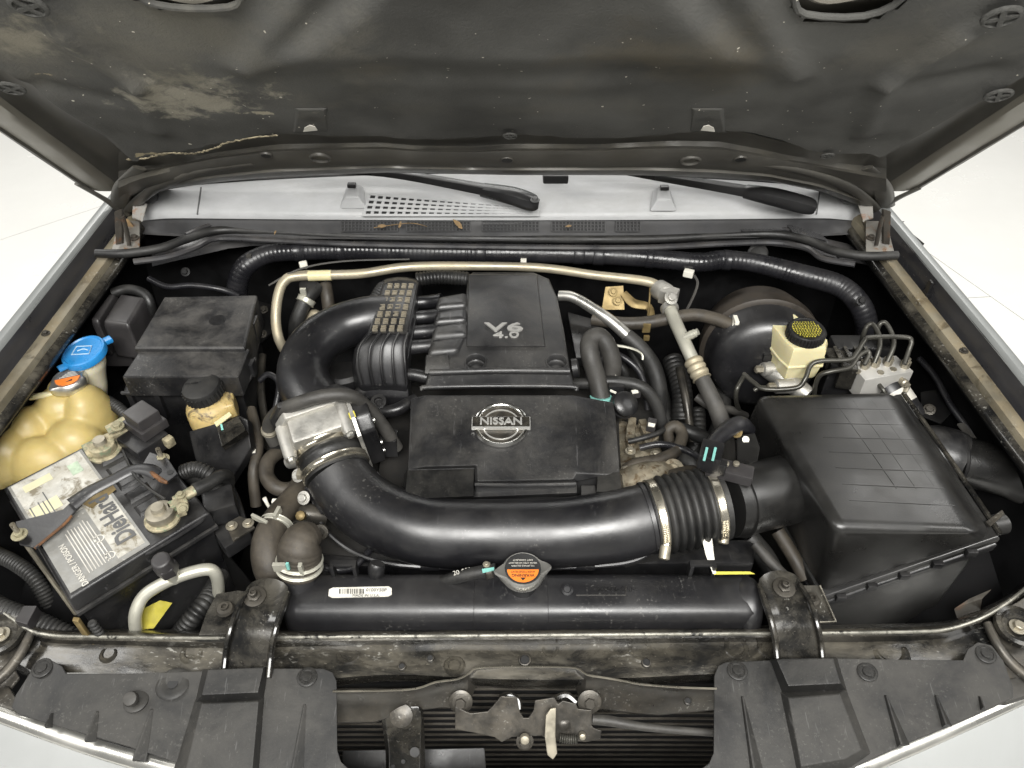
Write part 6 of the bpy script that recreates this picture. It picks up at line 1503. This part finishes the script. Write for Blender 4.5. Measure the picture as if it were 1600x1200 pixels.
for pts, lab_ in (([(1413, 569, .10), (1420, 548, .115), (1424, 534, .128), (1415, 527, .132), (1360, 527, .132), (1350, 533, .130), (1338, 552, .118), (1326, 562, .112), (1282, 564, .108), (1266, 572, .10), (1258, 592, .085), (1244, 606, .07), (1196, 608, .062), (1178, 598, .06), (1162, 584, .058)], 'longest bent steel brake line reaching the master cylinder'),
                  ([(1350, 570, .10), (1358, 554, .112), (1354, 549, .116), (1342, 556, .112), (1328, 574, .10), (1300, 580, .095), (1282, 586, .085), (1274, 602, .06), (1272, 625, .02)], 'bent steel brake line ending behind the air box lid'),
                  ([(1366, 567, .10), (1374, 545, .12), (1374, 525, .132), (1365, 508, .138), (1357, 508, .135), (1350, 520, .12), (1344, 545, .08)], 'hooped steel brake line next to the reservoir side'),
                  ([(1386, 565, .10), (1395, 545, .118), (1396, 528, .128), (1386, 507, .140), (1378, 504, .140), (1372, 512, .13), (1368, 530, .10)], 'hooped steel brake line taller than its neighbour'),
                  ([(1164, 585, .056), (1152, 606, .05), (1150, 625, .02), (1156, 645, -.03)], 'short steel brake line dropping below the master cylinder'),
                  ([(1178, 610, .05), (1186, 606, .055), (1196, 606, .055)], 'stub of steel brake line hooked at the lower port')):
    obj('brake_line', T([(a, b, c, LZ) for a, b, c in pts], seg=10, sub=6), 'line_steel', None, label=lab_, cat='brake line', group='steel brake lines around the valve block')

# ================================================================== air filter box
ab2 = thing('air_filter_box', 'large black air filter box with sloping ribbed lid', 'air filter box', P(1380, 900, -.32))
ATOP = [(1182, 614, .105), (1392, 612, .105), (1532, 836, .095), (1304, 826, .100)]
ABOT = [(1150, 690, -.05), (1406, 618, .072), (1556, 838, .060), (1284, 932, -.085)]
at_, abt = [P(*q) for q in ATOP], [P(*q) for q in ABOT]
obj('lid', loft([abt, at_]), 'airbox_plastic', ab2, .020, 5)
obj('rim_edge', tube([(abt[1] + V((.004, .0, .006)), .004), (abt[1].lerp(abt[2], .5) + V((.006, 0, .006)), .004), (abt[2] + V((.004, 0, .006)), .004)], seg=8, sub=3), 'gloss_black', ab2)
cen = sum(abt, O0) / 4
def grow(pts, k, dz): return [cen + (p - cen) * k + V((0, 0, dz)) for p in pts]
obj('lid_rim', loft([grow(abt, 1.02, -.012), grow(abt, 1.03, -.010), grow(abt, 1.03, -.002), grow(abt, 1.01, .002)]), 'airbox_plastic', ab2, .0015)
obj('lower_rim', loft([grow(abt, 1.0, -.035), grow(abt, 1.035, -.030), grow(abt, 1.04, -.016), grow(abt, 1.02, -.0135)]), 'black_plastic', ab2, .0015)
low_ = grow(abt, .97, -.03); flo = [V((p.x * .98 + .01, p.y * .9 + .02, -.33)) for p in low_]
obj('lower_case', loft([flo, low_]), 'airbox_plastic', ab2, .008)
for t in (.12, .3, .48, .66, .84):
    p = abt[3].lerp(abt[2], t); q = cen + (p - cen) * 1.04
    obj('rim_tab', box(q + V((0, -.004, -.004)), (.016, .008, .012)), 'black_plastic', ab2, .0015)
# ribs moulded in the lid
def lid_pt(u, v, h=.0):
    a = at_[0].lerp(at_[3], v); b = at_[1].lerp(at_[2], v); return a.lerp(b, u) + UP * h
for k, v in enumerate((.13, .25, .36, .47, .585, .70, .81)):
    obj('lid_rib', tube([(lid_pt(.34 - .02 * k, v, -.0006), .0011), (lid_pt(.7, v + .008, -.0006), .0013), (lid_pt(.95, v + .012, -.0006), .0010)], seg=6, sub=3), 'airbox_plastic', ab2)
for u in (.58, .72, .86):
    obj('lid_rib', tube([(lid_pt(u - .04, .06, -.0008), .0010), (lid_pt(u, .4, -.0008), .0011), (lid_pt(u + .03, .72, -.0008), .0010)], seg=6, sub=3), 'airbox_plastic', ab2)
obj('outlet', T([(1134, 786, .041, .0555), (1170, 779, .036, .056), (1215, 768, .024, .057), (1250, 760, .010, .058), (1290, 752, -.01, .060)], seg=32), 'airbox_plastic', ab2)
obj('outlet_rim', lathe(P(1152, 783, .039), P(1215, 768, .03) - P(1136, 786, .041), [(.054, -.004), (.059, -.003), (.059, .003), (.054, .004)], 40), 'airbox_plastic', ab2)
obj('corner_spigot', T([(1545, 822, .055, .016), (1568, 818, .055, .016)], seg=14), 'airbox_plastic', ab2)
obj('corner_tab', slab([P(1540, 815, .07), P(1566, 796, .08), P(1570, 803, .08), P(1548, 822, .07)], .004), 'latch_metal', ab2, .001)
mf = thing('airflow_sensor', 'black plug with pale teal tabs on the air box outlet', 'sensor', P(1125, 745, .06))
Rm = Matrix.Rotation(-.35, 3, 'Z')
obj('plug', box(P(1110, 712, .125), (.034, .040, .030), Rm), 'black_plastic', mf, .003)
obj('plug_lip', box(P(1116, 728, .118), (.036, .014, .024), Rm), 'black_plastic', mf, .002)
for dx in (-.007, .006): obj('teal_tab', box(P(1110, 711, .1415) + V((dx, .002, 0)), (.004, .028, .003), Rm), 'teal_paint', mf, .0008)
obj('sensor_base', box(P(1140, 736, .105), (.07, .028, .020), Rm), 'relay_plastic', mf, .003)
for px in (1134, 1150): obj('screw', lathe(P(px, 726, .118), UP, [(.005, 0), (.005, .004), (.003, .005)], 10), 'zinc', mf)
obj('lead', T([(1108, 702, .12, .012), (1122, 684, .11, .013), (1142, 668, .10, .014), (1158, 662, .095, .013), (1170, 672, .06, .012)], seg=12), 'tape', mf)
bp = thing('bracket_plate', 'black bracket plate with small pale hole between airflow plug and air box', 'bracket', P(1165, 740, .0))
obj('plate', slab([P(a, b, .075) for a, b in ((1152, 680), (1180, 676), (1188, 700), (1180, 742), (1152, 742))], .006, (0, -.5, .8)), 'airbox_plastic', bp, .003)
obj('bolt_hole', lathe(P(1165, 687, .0765), (0, -.5, .8), [(.006, 0), (.006, .001)], 16), 'white_plastic', bp)
bolt(bp, P(1152, 676, .085), .006, (-.5, -.3, .6), 'gold_zinc')
# snorkel
sk = thing('intake_snorkel', 'black oval intake snorkel leading from the air box into the fender', 'snorkel', P(1480, 740, -.1))
obj('cuff', T([(1430, 700, .02, .040), (1452, 706, .02, .048), (1480, 714, .018, .050), (1496, 720, .016, .048)], seg=28), 'black_plastic', sk)
obj('cuff_ring', lathe(P(1490, 718, .017), (1, -.1, -.05), [(.048, -.003), (.051, 0), (.048, .003)], 36), 'black_plastic', sk)
obj('tube', T([(1488, 718, .015, .043), (1530, 726, .012, .043), (1580, 740, .005, .042), (1640, 770, 0, .04)], seg=28), 'airbox_plastic', sk)
# rubber splash flap on the inner fender
obj('splash_flap', slab([P(a, b, z) for a, b, z in ((1496, 662, .05), (1506, 660, .05), (1572, 742, .0), (1562, 746, .0))], .003), 'grey_rubber', None, label='narrow grey strip lying over the snorkel against the fender', cat='strip')

# paper tag beside the bellows
tg = thing('paper_tag', 'white paper tag with yellow edge below the bellows', 'tag', P(1115, 895, -.06))
obj('tag', slab([P(1096, 838, .035), P(1112, 837, .035), P(1119, 896, .012), P(1114, 897, .012), P(1103, 868, .022)], .001, (0, -.7, .7)), 'paper', tg)
obj('yellow_edge', slab([P(1113, 893, .012), P(1172, 893, .008), P(1180, 897, .006), P(1116, 898, .011)], .001, (0, -.7, .7)), 'yellow_ink', tg)
# lower hoses between radiator and air box
for k, (pts, lab_) in enumerate((([(1170, 840, -.08, .018), (1195, 870, -.10, .018), (1215, 905, -.14, .018)], 'dark stained hose under the air box outlet'),
                     ([(1215, 830, -.06, .012), (1240, 870, -.08, .012), (1258, 905, -.1, .012)], 'brownish thin pipe beside the air box wall'))):
    obj('lower_hose', T(pts, seg=12), 'brown_rubber' if k else 'rubber', None, label=lab_, cat='hose')
# crumpled bracket ahead of the air box
obj('lamp_bracket', solid_sheet([[P(1500, 975, -.12), P(1492, 950, -.08), P(1515, 935, -.06)], [P(1530, 970, -.1), P(1535, 935, -.05), P(1550, 920, -.04)]], .004), 'hinge_metal', None, .001, label='bent dirty metal bracket between air box and lamp mount', cat='bracket')

# ================================================================== loose wiring, pipes and brackets in the gaps
def cable(name, pts, m, label, cat, seg=10, ripple=None):
    return obj(name, T(pts, seg=seg, ripple=ripple), m, None, label=label, cat=cat)
cable('wire_bundle', [(955, 548, .055, .006), (985, 566, .045, .006), (1004, 592, .02, .006), (1012, 640, -.03, .006)], 'tape', 'thin taped wire bundle dropping behind the upright hose loop', 'wiring')
cable('vent_line', [(962, 540, .072, .0026), (985, 544, .07, .0026), (1002, 552, .06, .0026), (1004, 562, .05, .0026)], 'alu_pipe_pale', 'short pale metal vent line under the suction pipe', 'pipe', 6)
cable('dip_tube', [(1062, 575, .0, .009), (1072, 625, -.03, .009), (1080, 690, -.09, .009)], 'latch_metal', 'dull steel dip tube descending beside the refrigerant hose', 'pipe')
cable('wire_bundle', [(1000, 700, .0, .006), (1030, 694, .01, .006), (1062, 700, .005, .006), (1092, 714, .01, .006), (1108, 728, .03, .006)], 'tape', 'taped wires crossing from the valve cover to the airflow plug', 'wiring')
cable('wire_bundle', [(982, 690, .004, .005), (1006, 684, .012, .005), (1030, 676, .01, .005), (1046, 664, -.01, .005)], 'rubber', 'thin black wires lying over the aluminium valve cover', 'wiring')
cable('small_hose', [(1088, 620, .02, .008), (1112, 636, .01, .008), (1140, 640, -.01, .008), (1165, 650, -.04, .008)], 'grey_rubber', 'small grey hose crossing below the brake booster', 'hose')
cable('small_hose', [(1020, 752, -.02, .013), (1050, 745, .0, .013), (1078, 738, -.01, .013), (1100, 742, -.04, .013)], 'brown_rubber', 'short brown hose just behind the bellows', 'hose')
cable('support_pipe', [(410, 555, .0, .008), (408, 610, -.03, .008), (416, 670, -.06, .008), (420, 700, -.1, .008)], 'latch_metal', 'steel pipe standing between fuse box and curved duct', 'pipe')
cable('small_hose', [(392, 640, .0, .010), (404, 690, -.01, .010), (396, 740, -.03, .010), (400, 790, -.08, .010)], 'brown_rubber', 'dusty brown hose hanging beside the power steering bottle', 'hose')
cable('wire_bundle', [(405, 595, .03, .006), (420, 585, .04, .006), (436, 600, .03, .006), (430, 640, .0, .006)], 'tape', 'taped wire loop between fuse box and curved duct', 'wiring')
cable('wire_bundle', [(232, 435, .12, .006), (262, 448, .11, .006), (300, 446, .11, .006), (345, 452, .10, .006), (372, 462, .08, .006)], 'tape', 'taped wires running behind the fuse box lid', 'wiring')
cable('conduit', [(166, 625, .03, .010), (188, 640, .03, .010), (205, 662, .02, .010), (206, 690, -.02, .010)], 'rubber', 'short ribbed conduit between coolant tank and fuse box', 'conduit', 12, (.09, .006))
cable('conduit', [(-20, 860, -.10, .012), (20, 878, -.09, .012), (55, 905, -.10, .012), (80, 950, -.14, .012)], 'rubber', 'ribbed conduit down in the gap between battery and fender', 'conduit', 12, (.09, .006))
cable('wire_bundle', [(1436, 560, .06, .006), (1462, 590, .05, .006), (1490, 640, .03, .006), (1530, 690, .01, .006)], 'tape', 'taped wires along the inner wall beside the valve block', 'wiring')
cable('small_hose', [(1180, 850, -.03, .009), (1206, 880, -.04, .009), (1240, 915, -.06, .009)], 'grey_rubber', 'slim grey drain hose below the bellows outlet', 'hose')
cable('wire_bundle', [(620, 800, -.03, .006), (560, 880, -.05, .006), (520, 890, -.04, .006), (500, 880, -.05, .006)], 'tape', 'taped wires ducking under the intake duct elbow', 'wiring')
wb_ = thing('wall_bracket', 'black angle bracket bolted to the inner wall near the snorkel', 'bracket', P(1460, 650, -.05))
obj('plate', slab([P(a, b, .02) for a, b in ((1438, 612), (1478, 606), (1492, 640), (1470, 662), (1440, 650))], .005, (-.3, -.3, .9)), 'apron_black', wb_, .002)
for px, py in ((1488, 616), (1452, 640)): bolt(wb_, P(px, py, .024), .007, (-.3, -.4, .8), 'latch_metal')
wb2 = thing('wall_bracket', 'black angle bracket with two bolts beside the rear fuse box lid', 'bracket', P(410, 560, -.05))
obj('plate', slab([P(a, b, .03) for a, b in ((402, 470), (425, 475), (424, 520), (404, 540))], .005, (.2, -.4, .9)), 'apron_black', wb2, .002)
for px, py in ((412, 484), (410, 522)): bolt(wb2, P(px, py, .034), .006, (.1, -.4, .9), 'latch_metal')
for px, py, z, lab_ in ((992, 612, .03, 'small black wire plug beside the ribbed coil cap'), (1018, 664, .01, 'small black wire plug above the valve cover'), (394, 705, -.01, 'small black wire plug beside the power steering bottle')):
    wp_ = thing('wire_plug', lab_, 'plug', P(px, py, z - .02), 'small wire plugs in the gaps')
    obj('body', box(P(px, py, z), (.022, .016, .016), Matrix.Rotation(px * .1, 3, 'Z')), 'relay_plastic', wp_, .002)
    obj('lock_tab', box(P(px, py, z + .009), (.008, .012, .003), Matrix.Rotation(px * .1, 3, 'Z')), 'white_plastic', wp_, .0006)
# extra hardware on the valve block
for px, py in ((1340, 580), (1376, 582), (1396, 577)):
    obj('block_plug', lathe(P(px, py, .0785), UP, [(.006, -.002), (.006, .0015), (.003, .001)], 14), 'zinc', ab)
obj('block_label', slab([P(a, b, .0035) for a, b in ((1398, 620), (1412, 614), (1420, 632), (1408, 640))], .001), 'paper', ab)
obj('solenoid_cover', box(P(1320, 578, .06), (.03, .055, .05), Matrix.Rotation(-.2, 3, 'Z')), 'gloss_black', ab, .004)
obj('valve_pipe', T([(1406, 590, .06, .004), (1418, 600, .05, .004), (1412, 620, .02, .004)], seg=8), 'line_steel', ab)
obj('valve_pipe', T([(1366, 592, .06, .004), (1380, 610, .055, .004), (1392, 632, .03, .004)], seg=8), 'line_steel', ab)
